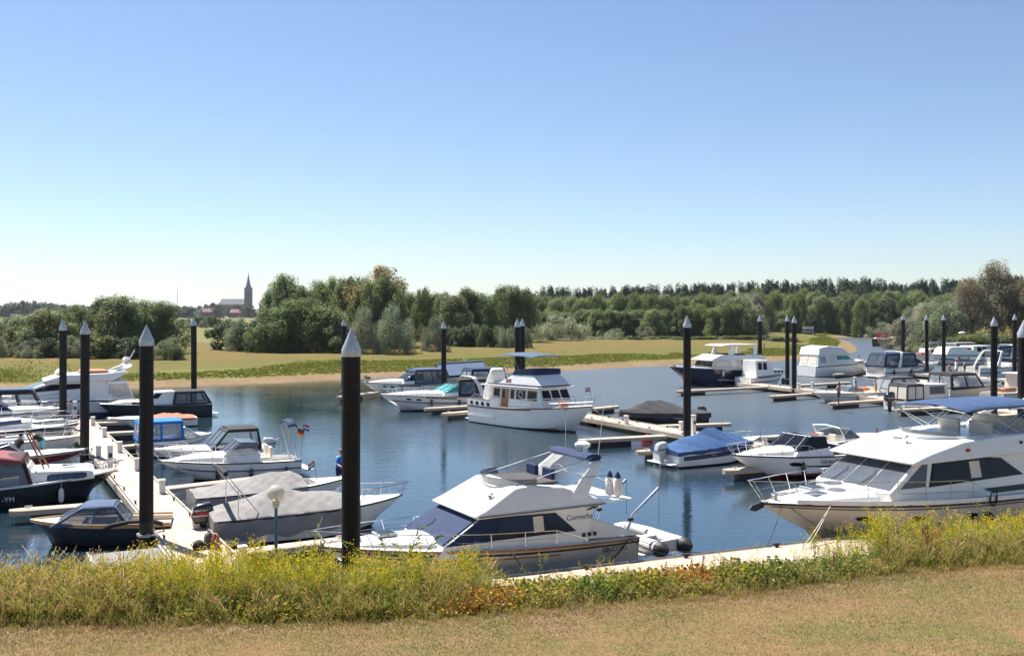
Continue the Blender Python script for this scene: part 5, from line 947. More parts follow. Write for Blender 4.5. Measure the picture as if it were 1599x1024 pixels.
b = Boat('cabin_boat', 'white boat under bright blue camper canopy beside the long dock', 'cabin boat', put(214, 712, 'stern', 27, 332), 2.3, .8, 1.05, rake=.8, hull='white_hull', bowp=2.2)
b.canopy(-.02, .58, .8, 2.3, 1.05, 'bright_blue_cloth', .95, rakef=.02, raker=.02, panes=2, wm='clear_vinyl'); b.windscreen(.80, .60, 1.0, 1.7, .95, .8, 'clear_vinyl'); b.trunk(.6, .96, .22, .85); b.strip('grey_line', 'grey_ink', .6, .66, 0, .95, .012); b.fender(.3, -1, 'navy_paint')
b.squash(.9, .72)
b = Boat('runabout', 'white runabout with black framed canopy and grey outboard', 'motorboat', put(238, 730, 'bow', 207, 412), 2.2, .7, .95, rake=.9, hull='white_hull', bowp=2.2)
b.strip('dark_bottom', 'black_hull', .0, .35, 0, .95, .014); b.canopy(.06, .52, .75, 2.1, 1.0, 'black_cloth', .9, rakef=.16, raker=.03, panes=1, wm='clear_vinyl', front='vinyl'); b.trunk(.52, .96, .2, .85); b.outboard('outboard_grey', 0, 1.0, x=-.12); b.rail(.66, .985, .35, nst=3, mid=False)
b.squash(.8, .78)
ML = 7.0; b = Boat('cabin_boat', 'black hulled boat with maroon canopy and white cabin with one long window', 'cabin boat', (P(182, 775) - Vector((math.cos(R(22)), math.sin(R(22)), 0)) * ML, R(22), ML), 2.8, .72, 1.12, rake=.9, hull='black_hull', bowp=2.6, strake='white_gelcoat')
hw = const(1.05, .15, .8); b.body('cabin', 'white_gelcoat', [(.55, .75), (.885, .95), (.875, 1.24), (.85, 1.3), (.62, 1.34), (.55, 1.34)], hw, .05); b.side_panel('window_rim', 'rubber', [(.64, .96), (.66, .92), (.83, 1.0), (.845, 1.06), (.84, 1.19), (.82, 1.22), (.66, 1.2), (.64, 1.14)], hw); b.side_panel('side_window', 'steel_blue_cloth', [(.648, .98), (.663, .945), (.826, 1.02), (.838, 1.07), (.833, 1.17), (.818, 1.195), (.664, 1.175), (.648, 1.13)], hw, off=.021)
b.body('cabin_front', 'white_gelcoat', [(.5, .75), (.6, .8), (.545, 1.55), (.5, 1.55)], const(1.12, .12, .8), .04); b.canopy(.0, .575, .72, 1.95, 1.22, 'dark_maroon_cloth', 1.06, rakef=.05, raker=.02, panes=3, wm='vinyl'); b.body('canopy_top', 'maroon_cloth', [(.0, 1.68), (.535, 1.68), (.52, 1.84), (.40, 1.98), (.3, 2.0), (.03, 1.96)], const(1.17, .3, 1.7), .07)
b.rail(.8, .985, .36, nst=3, mid=False); b.fender(.72, -1, 'plastic_white', .1, .5, .3); b.text('-YM', .26, (.42 * ML, -b.w(.42) - .02, .3), 'plastic_white', side=-1); b.cleats((.93,)); b.hatch(.74, 0, 1.36, .25)
k = MB(); k.tube([(.62 * ML, -.4, 1.35), (.53 * ML, -.3, 2.75)], .035, 6); k.tube([(.645 * ML, -.1, 1.35), (.54 * ML, -.2, 2.75)], .035, 6)
for j in range(5): k.tube([(.62 * ML - .12 * j - .05, -.39 + .02 * j, 1.5 + .25 * j), (.64 * ML - .13 * j - .03, -.12 - .02 * j, 1.5 + .25 * j)], .022, 5)
k.build('folded_mast', 'varnish', b.root)
b = Boat('cabin_boat', 'small boat with pale boxy cabin and tilted black outboard', 'cabin boat', put(1396, 642, 'stern', 27, 1484), 2.3, .8, 1.0, rake=.7, hull='white_hull', bowp=2.2, cockpit=.3); hw = const(.95, .05, .9); b.body('cabin', 'plastic_white', [(.35, .85), (.80, .95), (.76, 2.0), (.35, 2.05)], hw, .04); b.side_panel('side_window', 'vinyl', [(.45, 1.25), (.72, 1.25), (.71, 1.85), (.45, 1.85)], hw); b.canopy(.05, .35, .8, 2.15, .95, 'charcoal_cloth', .9, rakef=.005, raker=.02, panes=2, wm='cream'); b.outboard('outboard_black', 0, 1.2, x=-.3)
b = Boat('covered_boat', 'black hulled launch under charcoal canopy behind the pale boxy cabin', 'motorboat', put(1372, 622, 'stern', 27, 1450), 2.4, .8, 1.0, rake=.7, hull='black_hull', bowp=2.3); b.canopy(.02, .8, .8, 1.9, 1.05, 'charcoal_cloth', .8, rakef=.25, raker=.1, panes=2, wm='clear_vinyl')
b = Boat('cabin_cruiser', 'cruiser with black canopy and lettered white side', 'cruiser', put(1464, 624, 'stern', 27, 1560), 2.9, .95, 1.35, rake=1.0, hull='cream_hull', bowp=2.3); hw = const(1.25, .15, 1.1); b.body('cabin', 'white_gelcoat', [(.45, 1.0), (.86, 1.25), (.80, 1.75), (.55, 1.95), (.45, 2.0)], hw, .06); b.side_panel('side_window', 'vinyl', [(.68, 1.45), (.82, 1.45), (.79, 1.7), (.68, 1.75)], hw); b.canopy(.02, .56, .95, 2.75, 1.3, 'black_cloth', 1.15, rakef=.13, raker=.02, panes=2, wm='clear_vinyl', front='vinyl'); b.text('LINKE', .36, (.5 * b.L, -hw(0, 1.5) - .03, 1.38), 'ink', side=-1); b.rail(.6, .985, .5, nst=4)
b.squash(1.0, .76)
b = Boat('wheelhouse_boat', 'small wheelhouse boat with green tinted windows and wooden trim', 'cabin boat', put(1548, 628, 'stern', 26, 1660), 2.6, .8, 1.1, rake=.7, hull='cream_hull', bowp=2.4, cockpit=.2); hw = const(.95, .08, 1); b.body('wheelhouse', 'cream', [(.30, .9), (.56, .9), (.54, 2.3), (.31, 2.3)], hw, .04); b.side_panel('side_window', 'teal_glass', [(.32, 1.55), (.42, 1.55), (.42, 2.15), (.325, 2.15)], hw); b.side_panel('side_window', 'teal_glass', [(.44, 1.55), (.54, 1.55), (.53, 2.15), (.44, 2.15)], hw); b.body('roof', 'plastic_white', [(.28, 2.31), (.58, 2.31), (.58, 2.38), (.28, 2.38)], const(1.05), .02); b.body('engine_box', 'varnish', [(.1, .85), (.26, .85), (.26, 1.2), (.1, 1.15)], const(.6), .03); b.trunk(.58, .92, .25, .7)
b = Boat('cabin_cruiser', 'square white hardtop cruiser with tall boxed upper deck', 'cruiser', put(1259, 588, 'stern', 26, 1358), 3.5, 1.25, 1.7, rake=1.2, hull='white_hull', bowp=2.3); hw = const(1.6, .1, 1.3); b.body('cabin', 'white_gelcoat', [(.03, 1.2), (.66, 1.4), (.62, 1.9), (.50, 2.75), (.05, 2.75)], hw, .05); b.side_panel('side_window', 'teal_glass', [(.33, 2.1), (.55, 2.1), (.50, 2.65), (.33, 2.65)], hw); b.side_panel('aft_window', 'cream', [(.20, 1.7), (.29, 1.7), (.29, 2.6), (.20, 2.6)], hw); b.side_panel('aft_window', 'clear_vinyl', [(.07, 1.7), (.16, 1.7), (.16, 2.6), (.07, 2.6)], hw); b.cross_panel('windscreen', 'glass', (.62, 1.95), (.50, 2.72), hw, n=3, inset=.1)
b.body('upper_deck', 'white_cloth', [(.04, 2.76), (.54, 2.76), (.40, 3.85), (.20, 4.05), (.06, 3.8)], const(1.68, .12, 2.8), .06); b.cross_panel('rear_window', 'cream', (.03, 1.4), (.05, 2.7), hw, n=2, inset=.12, gap=.3); b.trunk(.6, .95, .45, .75); b.strip('cabin_window', 'glass', 1.12, 1.35, .62, .80, -.25); b.rail(.66, .985, .5, nst=4)
b.squash(1.3, .84)
b = Boat('cabin_cruiser', 'small white cruiser with blue cove line moored behind the navy trawler', 'cruiser', put(1160, 605, 'stern', 24, 1224), 2.9, 1.0, 1.45, rake=1.2, hull='white_hull', bowp=2.3); hw = const(1.2, .12, 1.2); b.strip('red_line', 'red_hull', .5, .6, 0, .95, .012); b.body('cabin', 'white_gelcoat', [(.15, 1.1), (.86, 1.35), (.82, 1.75), (.56, 1.85), (.48, 2.75), (.15, 2.75)], hw, .05)
for x in (.2, .32): b.side_panel('side_window', 'glass', [(x, 1.8), (x + .09, 1.8), (x + .09, 2.5), (x, 2.5)], hw)
for x in (.58, .66, .74): b.side_panel('cabin_window', 'glass', [(x, 1.5), (x + .06, 1.5), (x + .055, 1.68), (x, 1.68)], hw)
b.cross_panel('windscreen', 'glass', (.56, 1.9), (.48, 2.7), hw, n=3); b.rail(.6, .985, .5, nst=4); b.fender(.97, -1, 'steel_blue_cloth', .2, .6, .6)
b = Boat('cabin_cruiser', 'long low white cruiser with round windows before the right bank', 'cruiser', put(1452, 570, 'bow', 200, 1545), 3.4, 1.2, 1.6, rake=1.1, hull='white_hull', bowp=2.6); hw = const(1.45, .1, 1.3); b.strip('stripe', 'navy_paint', .4, .55, 0, .98, .015); b.body('cabin', 'white_gelcoat', [(.05, 1.2), (.84, 1.5), (.80, 2.3), (.76, 2.6), (.50, 2.6), (.49, 2.1), (.40, 2.1), (.39, 2.7), (.05, 2.75)], hw, .05); b.body('deck_house', 'varnish', [(.40, 2.1), (.49, 2.1), (.49, 2.5), (.40, 2.5)], const(1.0), .02)
for t in (.2, .35, .5, .65): b.portlight(t, .72, 1, .22, .1)
for x in (.08, .17, .26): b.side_panel('side_window', 'blue_glass', [(x, 1.9), (x + .075, 1.9), (x + .075, 2.5), (x, 2.5)], hw)
b = Boat('cabin_cruiser', 'brownish cruiser with clutter on deck behind the dinghy rail', 'cruiser', put(1426, 566, 'bow', 200, 1470), 2.8, 1.0, 1.35, rake=.9, hull='cream_hull', bowp=2.3); hw = const(1.1, .1, 1.2); b.body('cabin', 'cream', [(.15, 1.0), (.66, 1.2), (.6, 2.1), (.18, 2.1)], hw, .05); b.side_panel('side_window', 'glass', [(.22, 1.5), (.55, 1.5), (.52, 2.0), (.22, 2.0)], hw); b.bimini(.0, .4, 3.0, 1.0, 2.1, 'navy_cloth', .1); b.rail(.5, .98, .6, 'varnish', 5); b.body('cushion', 'maroon_cloth', [(.68, 1.25), (.82, 1.25), (.8, 1.5), (.7, 1.5)], const(.6), .04)
# ---------------------------------------------------------------- white bows left of the long dock (bow towards the dock)
def bowin(px, py, L, head=24): d = Vector((math.cos(R(head)), math.sin(R(head)), 0)); return (P(px, py) - d * L, R(head), L)
b = express('express_cruiser', 'white cruiser showing long rails left of the dock under the flybridge yacht', bowin(104, 668, 8.5), 2.8, canopy='steel_blue_cloth', arch=False, vis=-1, zt=2.6, ct=(.0, .5))
b = Boat('sloop', 'white sloop deck with low coachroof and small round ports', 'sailing boat', bowin(112, 680, 8), 2.5, .85, 1.05, hull='white_hull', bowp=2.0); b.trunk(.3, .8, .32, .62); b.rail(.2, .98, .5, nst=6)
for x in (.42, .52, .62): b.portlight(x, .8, -1, .14, .05)
b = Boat('motorboat', 'white motorboat with black sheer stripe and cluttered pulpit', 'motorboat', bowin(124, 694, 8), 2.6, .95, 1.2, hull='cream_hull', bowp=2.1); b.strip('black_band', 'black_hull', .72, 1.0, .0, .99, .014); b.trunk(.2, .78, .4, .72); b.body('deck_box', 'plastic_white', [(.3, 1.05), (.7, 1.15), (.69, 1.5), (.3, 1.5)], const(.75), .06); b.rail(.62, .98, .5, nst=5); MB().tube([(.93 * b.L, .2, 1.25), (.99 * b.L, 0, 1.35), (.9 * b.L, -.3, 1.25)], .05).build('anchor', 'steel', b.root)
b = Boat('canopy_boat', 'navy boat with open black canopy frame before the flybridge yacht', 'motorboat', bowin(86, 660, 8.2), 2.7, .95, 1.1, hull='navy_hull', bowp=2.2); b.canopy(.25, .92, 1.0, 2.35, 1.1, 'black_cloth', 1.0, rakef=.08, raker=.1, panes=4, wm='clear_vinyl'); b.body('canopy_top', 'steel_blue_cloth', [(.36, 2.3), (.84, 2.3), (.82, 2.42), (.38, 2.42)], const(1.03), .03)
b = bowrider('open white speedboat with red bow in which two people bend over', bowin(138, 728, 7.2), 2.5, 'white_hull', -1, archf=False); b.strip('red_band', 'red_hull', .35, .85, .5, .99, .014); b.body('blue_cushion', 'bright_blue_cloth', [(.45, .75), (.55, .75), (.55, .9), (.45, .9)], const(.6), .03)
k = MB()
for i, (a_, c_) in enumerate(((.1, .2), (.2, .1), (.3, .42), (.42, .3))):
    for sd in (1, -1): k.tube([(a_ * b.L, sd * 1.0, .75), (c_ * b.L, sd * .95, 1.7)], .02, 5)
    k.tube([(c_ * b.L, -.95, 1.7), (c_ * b.L, .95, 1.7)], .02, 5)
k.tube([(.1 * b.L, 1, 1.4), (.42 * b.L, 1, 1.4)], .015, 5)
k.build('sunshade_frame', 'plastic_white', b.root)
b = Boat('sloop', 'low white sloop with varnished hatch just beyond the open speedboat', 'sailing boat', bowin(132, 709, 7.5), 2.3, .8, 1.0, hull='white_hull', bowp=2.0, strake='varnish'); b.trunk(.32, .78, .3, .62); b.body('hatch', 'varnish', [(.4, 1.05), (.5, 1.05), (.5, 1.22), (.4, 1.2)], const(.35), .02); b.rail(.25, .98, .5, nst=6); MB().tube([(.1 * b.L, 0, 1.5), (.62 * b.L, 0, 1.75)], .06).build('boom', 'aluminium', b.root); MB().tube([(.12 * b.L, 0, 1.62), (.35 * b.L, 0, 1.74), (.6 * b.L, 0, 1.88)], .11, 8).build('furled_sail_cover', 'steel_blue_cloth', b.root)
b = express('express_cruiser', 'white cruiser with pale canopy farthest out among the left berths', bowin(92, 655, 8.8), 2.9, canopy='grey_cloth', arch=True, vis=-1, zt=2.5, ct=(.0, .45))
b = express('express_cruiser', 'white cruiser with navy top behind the curved arch cruiser', put(1545, 570, 'stern', 20, 1640), 3.3, canopy='navy_cloth', vis=-1, zt=2.8, ct=(.0, .5), fs=1.1, fb=1.6)
b = express('cabin_cruiser', 'white cruiser with grey canopy moored under the right bank bushes', put(1480, 562, 'stern', 20, 1560), 3.2, canopy='grey_cloth', vis=-1, zt=2.8, ct=(.0, .45), arch=False, fs=1.1, fb=1.5)
b = bowrider('small white speedboat ahead of the lettered cruiser', put(1440, 612, 'stern', 24, 1500), 2.3, 'white_hull', -1)
# launch with blue sprayhood by the near pile
pl = (Vector((-11.35, 33.2, 0)), R(196), 4.3)
b = Boat('launch', 'small black launch with tan rubbing band and blue sprayhood by the pile', 'launch', pl, 1.9, .62, .85, rake=.5, hull='black_hull', bowp=2.6, cockpit=.4, strake='tan_rub', deck='cream'); b.strip('tan_band', 'tan_rub', .9, 1.1, 0, 1, .05)
hd = b.canopy(.30, .84, .72, 1.52, .88, 'steel_blue_cloth', .62, rakef=.22, raker=.1, panes=2, wm='vinyl', front='vinyl')
hp = [b.to_local(PD(x, d, CAMZ - (y - HY) / F * d)) for x, y, d in ((150, 846, 31.9), (156, 833, 31.8), (170, 821, 31.7), (200, 813, 31.8), (238, 811, 31.9), (253, 817, 32.0), (257, 832, 32.0), (258, 856, 32.0))]
MB().tube(hp[1:6], .085, 8).build('folded_hood', 'black_cloth', b.root, smooth=60); MB().tube(hp, .03, 6).build('hood_hoop', 'varnish', b.root)
b.squash(.7, .76)
# navy awning on posts behind the express cruisers
aw = empty('shade_awning', P(706, 612, 0) + Vector((0, 0, -.45)), R(UA)); tag(aw, 'long slanted navy awning with aluminium edge behind the far cruisers', 'awning')
MB().poly([(-1.9, -1.2, 2.0), (3.0, -1.2, 2.2), (3.9, 1.2, 3.15), (-1.0, 1.2, 3.0)], .05).build('awning_cloth', 'steel_blue_cloth', aw, smooth=0); MB().tube([(-1.0, 1.2, 3.1), (4.0, 1.2, 3.25)], .09, 6).build('edge_beam', 'aluminium', aw)
MB().poly([(-1.9, -1.22, 2.0), (3.0, -1.22, 2.2), (3.0, -1.22, 1.9), (-1.9, -1.22, 1.7)], .03).build('valance', 'navy_cloth', aw, smooth=0)
for x, y, z in ((-1.2, .9, 3.0), (3.8, 1.1, 3.2), (-1.5, -1.0, 2.0), (2.9, -1.0, 2.2)): MB().tube([(x, y, -.3), (x, y, z)], .07, 6).build('post', 'rubber', aw)
MB().box(-2, 4, -1.3, 1.3, .3, .85).build('float', 'concrete_side', aw, smooth=0)
# work vessel in the inlet
b = Boat('work_vessel', 'rusty red and black work vessel at the inlet mouth', 'work boat', (P(1374, 541), R(60), 11), 3.8, 1.7, 2.3, rake=.8, hull='black_hull', bowp=2.8); b.strip('red_band', 'red_hull', .55, 1.0, 0, 1, .02); b.body('wheelhouse', 'red_hull', [(.2, 1.6), (.42, 1.6), (.42, 3.0), (.2, 3.0)], const(1.2), .05); b.side_panel('side_window', 'glass', [(.24, 2.2), (.38, 2.2), (.38, 2.8), (.24, 2.8)], const(1.2)); b.body('deck_load', 'maroon_cloth', [(.5, 1.8), (.85, 2.0), (.8, 2.6), (.55, 2.5)], const(1.1), .1)
# small outboard skiffs by the far dock
b = Boat('skiff', 'white skiff with black motor beyond the square hardtop cruiser', 'skiff', put(1335, 578, 'stern', 20, 1378), 1.9, .55, .75, rake=.6, hull='white_hull', cockpit=.6, sole=.2); b.outboard('outboard_black', 0, .9); b.seat(.4, 0, .25, 1.2, 'plastic_white')

# mooring lines from every boat end that lies close to a dock
def dock_near(p):
    best = None
    for A, B_, hw_ in ((lc(24.2), lc(65.2), .7), (cc(87), cc(44.5), .7), (rc(99), rc(52), .7), (SC - SD * 10.6, SC + SD * 40, 1.1)):
        d = B_ - A; t = max(0.02, min(.98, (p - A).dot(d) / d.dot(d))); q = A + d * t; r_ = (p - q).length
        if best is None or r_ < best[0]: best = (r_, q, d.normalized(), hw_)
    return best
for bt in BOATS:
    f = Vector((math.cos(bt.h), math.sin(bt.h), 0)); s0_ = Vector((bt.loc.x, bt.loc.y, 0))
    for e_, xx in ((s0_ + f * bt.L * .95, .95), (s0_ + f * .05, .03)):
        r_, q, d, hw_ = dock_near(e_)
        if .5 < r_ < 4.0:
            for sg in (1, -1):
                tgt = q + d * sg * (.6 + .35 * r_) + (e_ - q).normalized() * hw_; tgt.z = DZ + .06
                w_ = max(.06, bt.w(xx) - .1); l1 = bt.to_local(tgt); a_ = Vector((xx * bt.L, math.copysign(w_, l1.y) if xx < .5 else math.copysign(min(w_, .25), l1.y), bt.sheer(xx) + .05)); bt.line(a_, l1, .06 + .03 * r_, .011, random.choice(('rope', 'rope_dark', 'rope_dark')))
# ================================================================ people
def rot_y(p, c, a): x, z = p[0] - c[0], p[2] - c[2]; return (c[0] + x * math.cos(a) + z * math.sin(a), p[1], c[2] - x * math.sin(a) + z * math.cos(a))
def person(label, loc, yaw, pose='stand', top=None, bottom='navy_cloth', legs='short', hair='hair_dark', hat=None, sc=1.0, dress=None, skinm='skin', bend=0.0, arms='down'):
    J = {}; E = []
    def j(n, p, r, par=None):
        J[n] = [p, r]
        if par: E.append((par, n))
    j('pelvis', (0, 0, .95), .125); j('waist', (0, 0, 1.09), .11, 'pelvis'); j('chest', (.01, 0, 1.3), .135, 'waist'); j('neck', (0, 0, 1.47), .052, 'chest'); j('jaw', (.02, 0, 1.55), .07, 'neck'); j('head', (.015, 0, 1.63), .092, 'jaw'); j('crown', (.0, 0, 1.7), .065, 'head'); j('nose', (.12, 0, 1.605), .018, 'head')
    for s, d in ((1, 'l'), (-1, 'r')):
        j('sh' + d, (0, s * .175, 1.4), .055, 'chest')
        el, wr = {'down': ((-.02, s * .23, 1.13), (.05, s * .24, .88)), 'fwd': ((.12, s * .22, 1.15), (.36, s * .16, 1.1)), 'hip': ((-.05, s * .36, 1.16), (.05, s * .2, 1.0)), 'reach': ((.18, s * .2, 1.22), (.42, s * .2, 1.3))}[arms]
        j('el' + d, el, .04, 'sh' + d); j('wr' + d, wr, .028, 'el' + d); q = Vector(wr) - Vector(el); q.normalize(); pm = Vector(wr) + q * .07; j('pa' + d, tuple(pm), .032, 'wr' + d)
        side = q.cross(Vector((0, 1, 0))).normalized()
        for f, (o, l) in enumerate(((-.03, .065), (-.01, .08), (.01, .075), (.03, .06))):
            a = pm + side * o + q * .035; bq = a + q * l * .5; cq = bq + (q * .8 + Vector((0, -s * .6, 0))).normalized() * l * .5; j('f%d' % f + d, tuple(bq), .009, 'pa' + d); j('g%d' % f + d, tuple(cq), .008, 'f%d' % f + d)
        th = pm - q * .03 + side * .045; j('t' + d, tuple(th), .01, 'pa' + d); j('u' + d, tuple(th + q * .04 + side * .01), .009, 't' + d)
        j('hip' + d, (0, s * .09, .9), .09, 'pelvis'); st = .09 * s if pose == 'walk' else 0
        j('kn' + d, (.03 + st, s * .1, .5), .056, 'hip' + d); j('an' + d, (-.01 + st * 1.6, s * .1, .085), .038, 'kn' + d); j('toe' + d, (.15 + st * 1.6, s * .12, .035), .032, 'an' + d)
        if pose == 'sit':
            J['kn' + d][0] = (.42, s * .14, .93); J['an' + d][0] = (.5, s * .12, .5); J['toe' + d][0] = (.65, s * .13, .46)
    low = ('pelvis', 'hip', 'kn', 'an', 'toe')
    if bend:
        for n in J:
            if not n.startswith(low): J[n][0] = rot_y(J[n][0], (0, 0, .95), bend)
        for d in 'lr':
            shp = Vector(J['sh' + d][0])
            for n in J:
                if n[-1] == d and n[:-1] in ('el', 'wr', 'pa', 'f0', 'f1', 'f2', 'f3', 'g0', 'g1', 'g2', 'g3', 't', 'u'): J[n][0] = rot_y(J[n][0], shp, -bend * .75)
    off = -.46 if pose == 'sit' else 0.0
    names = list(J); me = bpy.data.meshes.new('body'); me.from_pydata([(J[n][0][0], J[n][0][1], J[n][0][2] + off) for n in names], [(names.index(a), names.index(b_)) for a, b_ in E], [])
    tmp = bpy.data.objects.new('tmp', me); COL.objects.link(tmp); md = tmp.modifiers.new('skin', 'SKIN'); md.use_smooth_shade = True
    for i, n in enumerate(names): sv = me.skin_vertices[0].data[i]; r = J[n][1]; sv.radius = (r, r * (1.25 if n in ('pelvis', 'waist', 'chest') else 1)); sv.use_root = (n == 'pelvis')
    sb = tmp.modifiers.new('sub', 'SUBSURF'); sb.levels = 1; sb.render_levels = 1
    m2 = bpy.data.meshes.new_from_object(tmp.evaluated_get(bpy.context.evaluated_depsgraph_get())); bpy.data.objects.remove(tmp); m2.name = 'body'; m2.materials.clear(); m2.materials.append(MATS[skinm]); m2.shade_smooth()
    rt = empty('person', loc, yaw); rt.scale = (sc,) * 3; tag(rt, label, 'person'); link('body', m2, rt)
    def g(n): p = J[n][0]; return Vector((p[0], p[1], p[2] + off))
    def tube(name, pts, rs, m, fl=1.0, n=10):
        k = MB(); rr = []
        for i, p in enumerate(pts):
            p = Vector(p); d = (Vector(pts[min(i + 1, len(pts) - 1)]) - Vector(pts[max(i - 1, 0)])).normalized(); a = Vector((0, 1, 0)); c = d.cross(a).normalized()
            rr.append([p + a * rs[i] * fl * math.cos(2 * math.pi * q / n) + c * rs[i] * math.sin(2 * math.pi * q / n) for q in range(n)])
        k.loft(rr, True, True, True); return k.build(name, m, rt, smooth=60)
    if top:
        tube('shirt', [g('pelvis') + (g('waist') - g('pelvis')) * .1, g('waist'), g('chest'), g('chest').lerp(g('neck'), .65), g('neck')], [.15, .14, .155, .12, .06], top, 1.25)
        for d in 'lr': tube('sleeve', [g('sh' + d).lerp(g('chest'), .3), g('sh' + d).lerp(g('el' + d), .1), g('sh' + d).lerp(g('el' + d), .75)], [.07, .068, .06], top)
    if dress: tube('dress', [g('kn l'.replace(' ', '')).lerp(g('knr'), .5) + Vector((0, 0, .1)), g('pelvis'), g('waist'), g('chest'), g('chest').lerp(g('neck'), .6)], [.24, .17, .14, .155, .11], dress, 1.2)
    elif bottom:
        tube('waistband', [g('hipl').lerp(g('hipr'), .5) - Vector((0, 0, .02)), g('pelvis'), g('pelvis').lerp(g('waist'), .4)], [.125, .148, .135], bottom, 1.3)
        for d in 'lr': e = g('kn' + d) if legs == 'short' else g('an' + d); f = .75 if legs == 'short' else .95; tube('trouser_leg', [g('hip' + d) + Vector((0, 0, .03)), g('hip' + d).lerp(g('kn' + d), .5 if legs == 'short' else .6), (g('hip' + d).lerp(e, f) if legs == 'short' else g('kn' + d)), ] + ([g('kn' + d).lerp(e, f)] if legs != 'short' else []), [.11, .095, .085] + ([.06] if legs != 'short' else []), bottom)
    up = (g('crown') - g('head')).normalized(); h0 = g('head'); fw = (g('nose') - h0).normalized()
    k = MB(); rr = []
    for i in range(7):
        a = i / 6 * math.pi * .62; rr.append([h0 - fw * .018 + up * .112 * math.cos(a) + (Vector((0, 1, 0)) * math.cos(q) + fw * math.sin(q) * (1 if math.sin(q) < 0 else .72)) * (.004 + .108 * math.sin(a)) for q in [2 * math.pi * z / 12 for z in range(12)]])
    k.loft(rr, True, True, False).build('hair', hair, rt, smooth=60)
    for s in (1, -1):
        p = h0 + fw * .088 + Vector((0, s * .034, 0)) + up * .005; MB().lathe((0, 0, 0), [(.002, -.01), (.011, 0), (.002, .01)], 8).build('eye', 'ink', rt).location = p
        MB().lathe((0, 0, 0), [(.004, -.03), (.016, 0), (.004, .03)], 8).build('ear', skinm, rt).location = h0 + Vector((0, s * .098, 0)) - fw * .01
    if hat: MB().lathe((0, 0, 0), [(.22, .03), (.21, .05), (.115, .06), (.11, .14), (.05, .17)], 16).build('hat', hat, rt).location = h0
    return rt
mat('skin_tan', (.36, .18, .11), .5, var=.06); mat('hair_brown', (.10, .05, .025), .6, var=.3, scale=20); mat('teal_cloth', (.10, .38, .38), .85, var=.1); mat('pink_cloth', (.5, .22, .2), .85, var=.1)
FP = P(1309.5, 632.5, DZ + .01); person('barefoot woman in short grey trousers with dark bun standing on a finger pier', FP, R(150), 'stand', 'skin_tan', 'dark_grey_cloth', 'short', skinm='skin_tan', arms='fwd')
person('child in tan clothes kneeling by the charcoal canopy launch', P(1368, 615.5, DZ + .01), R(200), 'stand', 'tan_rub', 'grey_cloth', 'short', sc=.72, skinm='skin_tan', hair='hair_brown', bend=.3)
person('woman in straw hat and white dress standing on the far dock', P(1493.5, 584, DZ + .01), R(10), 'stand', None, None, dress='white_cloth', hat='tan_rub', hair='hair_brown', arms='hip')
person('bare chested boy in dark shorts walking on the far dock', P(1506, 584, DZ + .01), R(0), 'walk', None, 'black_cloth', 'short', sc=.92, skinm='skin_tan', arms='down')
person('man in navy shirt and grey shorts leaning on the sport cruiser', P(1525, 585.5, DZ + .01), R(30), 'stand', 'navy_cloth', 'grey_cloth', 'short', bend=.5, arms='reach')
person('seated woman in red beside the tall white post on the far dock', P(1482, 584.5, DZ + .05), R(-20), 'sit', 'maroon_cloth', 'maroon_cloth', 'short', hair='hair_brown')
person('bare chested person standing in the skiff beyond the hardtop cruiser', PD(1341, 128, .25), R(-30), 'stand', None, 'red_plastic', 'short', skinm='skin_tan', arms='fwd')
person('man in black shirt and teal shorts bending in the open speedboat', PD(66, 48.2, .36), R(195), 'stand', 'black_cloth', 'teal_cloth', 'short', bend=.9)
person('dark haired person crouching with back turned in the open speedboat', PD(26, 47.6, .12), R(80), 'stand', 'black_cloth', 'navy_cloth', 'short', bend=.5, sc=.95)
person('man in blue shirt busy in the half covered boat', PD(531, 41.6, .12), R(-60), 'stand', 'bright_blue_cloth', 'navy_cloth', 'short', bend=.35, arms='fwd', hair='hair_brown')
# ================================================================ small things on the docks
def bag(name, label, p, m, s, cat='bag', strap=True):
    r = empty(name, p, random.uniform(0, 3)); tag(r, label, cat); rr = []
    for z, f in ((0, .85), (.15, 1.05), (.5, 1.0), (.8, .85), (1.0, .45)): rr.append([(s[0] * f * math.cos(a) * (1 + .08 * math.sin(3 * a + z * 5)), s[1] * f * math.sin(a) * (1 + .1 * math.sin(2 * a + z * 9)), s[2] * z) for a in [2 * math.pi * q / 14 for q in range(14)]])
    MB().loft(rr, True, True, True).build('bag_body', m, r, smooth=60)
    MB().loft([[(s[0] * .75 * math.cos(a), -s[1] * .9 - .05 + .05 * math.sin(a), s[2] * (.3 + .18 * math.sin(a))) for a in [2 * math.pi * q / 8 for q in range(8)]], [(s[0] * .65 * math.cos(a), -s[1] * 1.1, s[2] * (.3 + .14 * math.sin(a))) for a in [2 * math.pi * q / 8 for q in range(8)]]], True, True, True).build('pocket', m, r, smooth=60)
    if strap:
        for q in (-.5, .5): MB().tube([(s[0] * q, s[1] * .8, s[2] * .2), (s[0] * q, s[1] * 1.25, s[2] * .55), (s[0] * q, s[1] * .5, s[2] * .97)], .014, 5).build('strap', 'rubber', r)
    return r
bag('duffel_bag', 'black duffel bag lying on the long dock by the backpacks', P(310, 857, DZ), 'black_cloth', (.2, .15, .26)); bag('backpack', 'dark grey backpack standing on the long dock', P(326, 855, DZ), 'dark_grey_cloth', (.14, .11, .45)); bag('backpack', 'red and brown backpack standing on the long dock', P(336, 856, DZ), 'terracotta_cloth', (.15, .12, .45))
rb = empty('mooring_buoy', P(1010, 690)); tag(rb, 'red plastic float on the water beneath the dock edge', 'buoy'); MB().lathe((0, 0, -.1), [(.05, -.15), (.33, 0), (.36, .2), (.33, .45), (.1, .52)], 16).build('float', 'red_plastic', rb); MB().tube([(0, 0, .4), (0, 0, .56), (.05, 0, .6), (.08, 0, .52)], .02).build('eye', 'steel', rb)
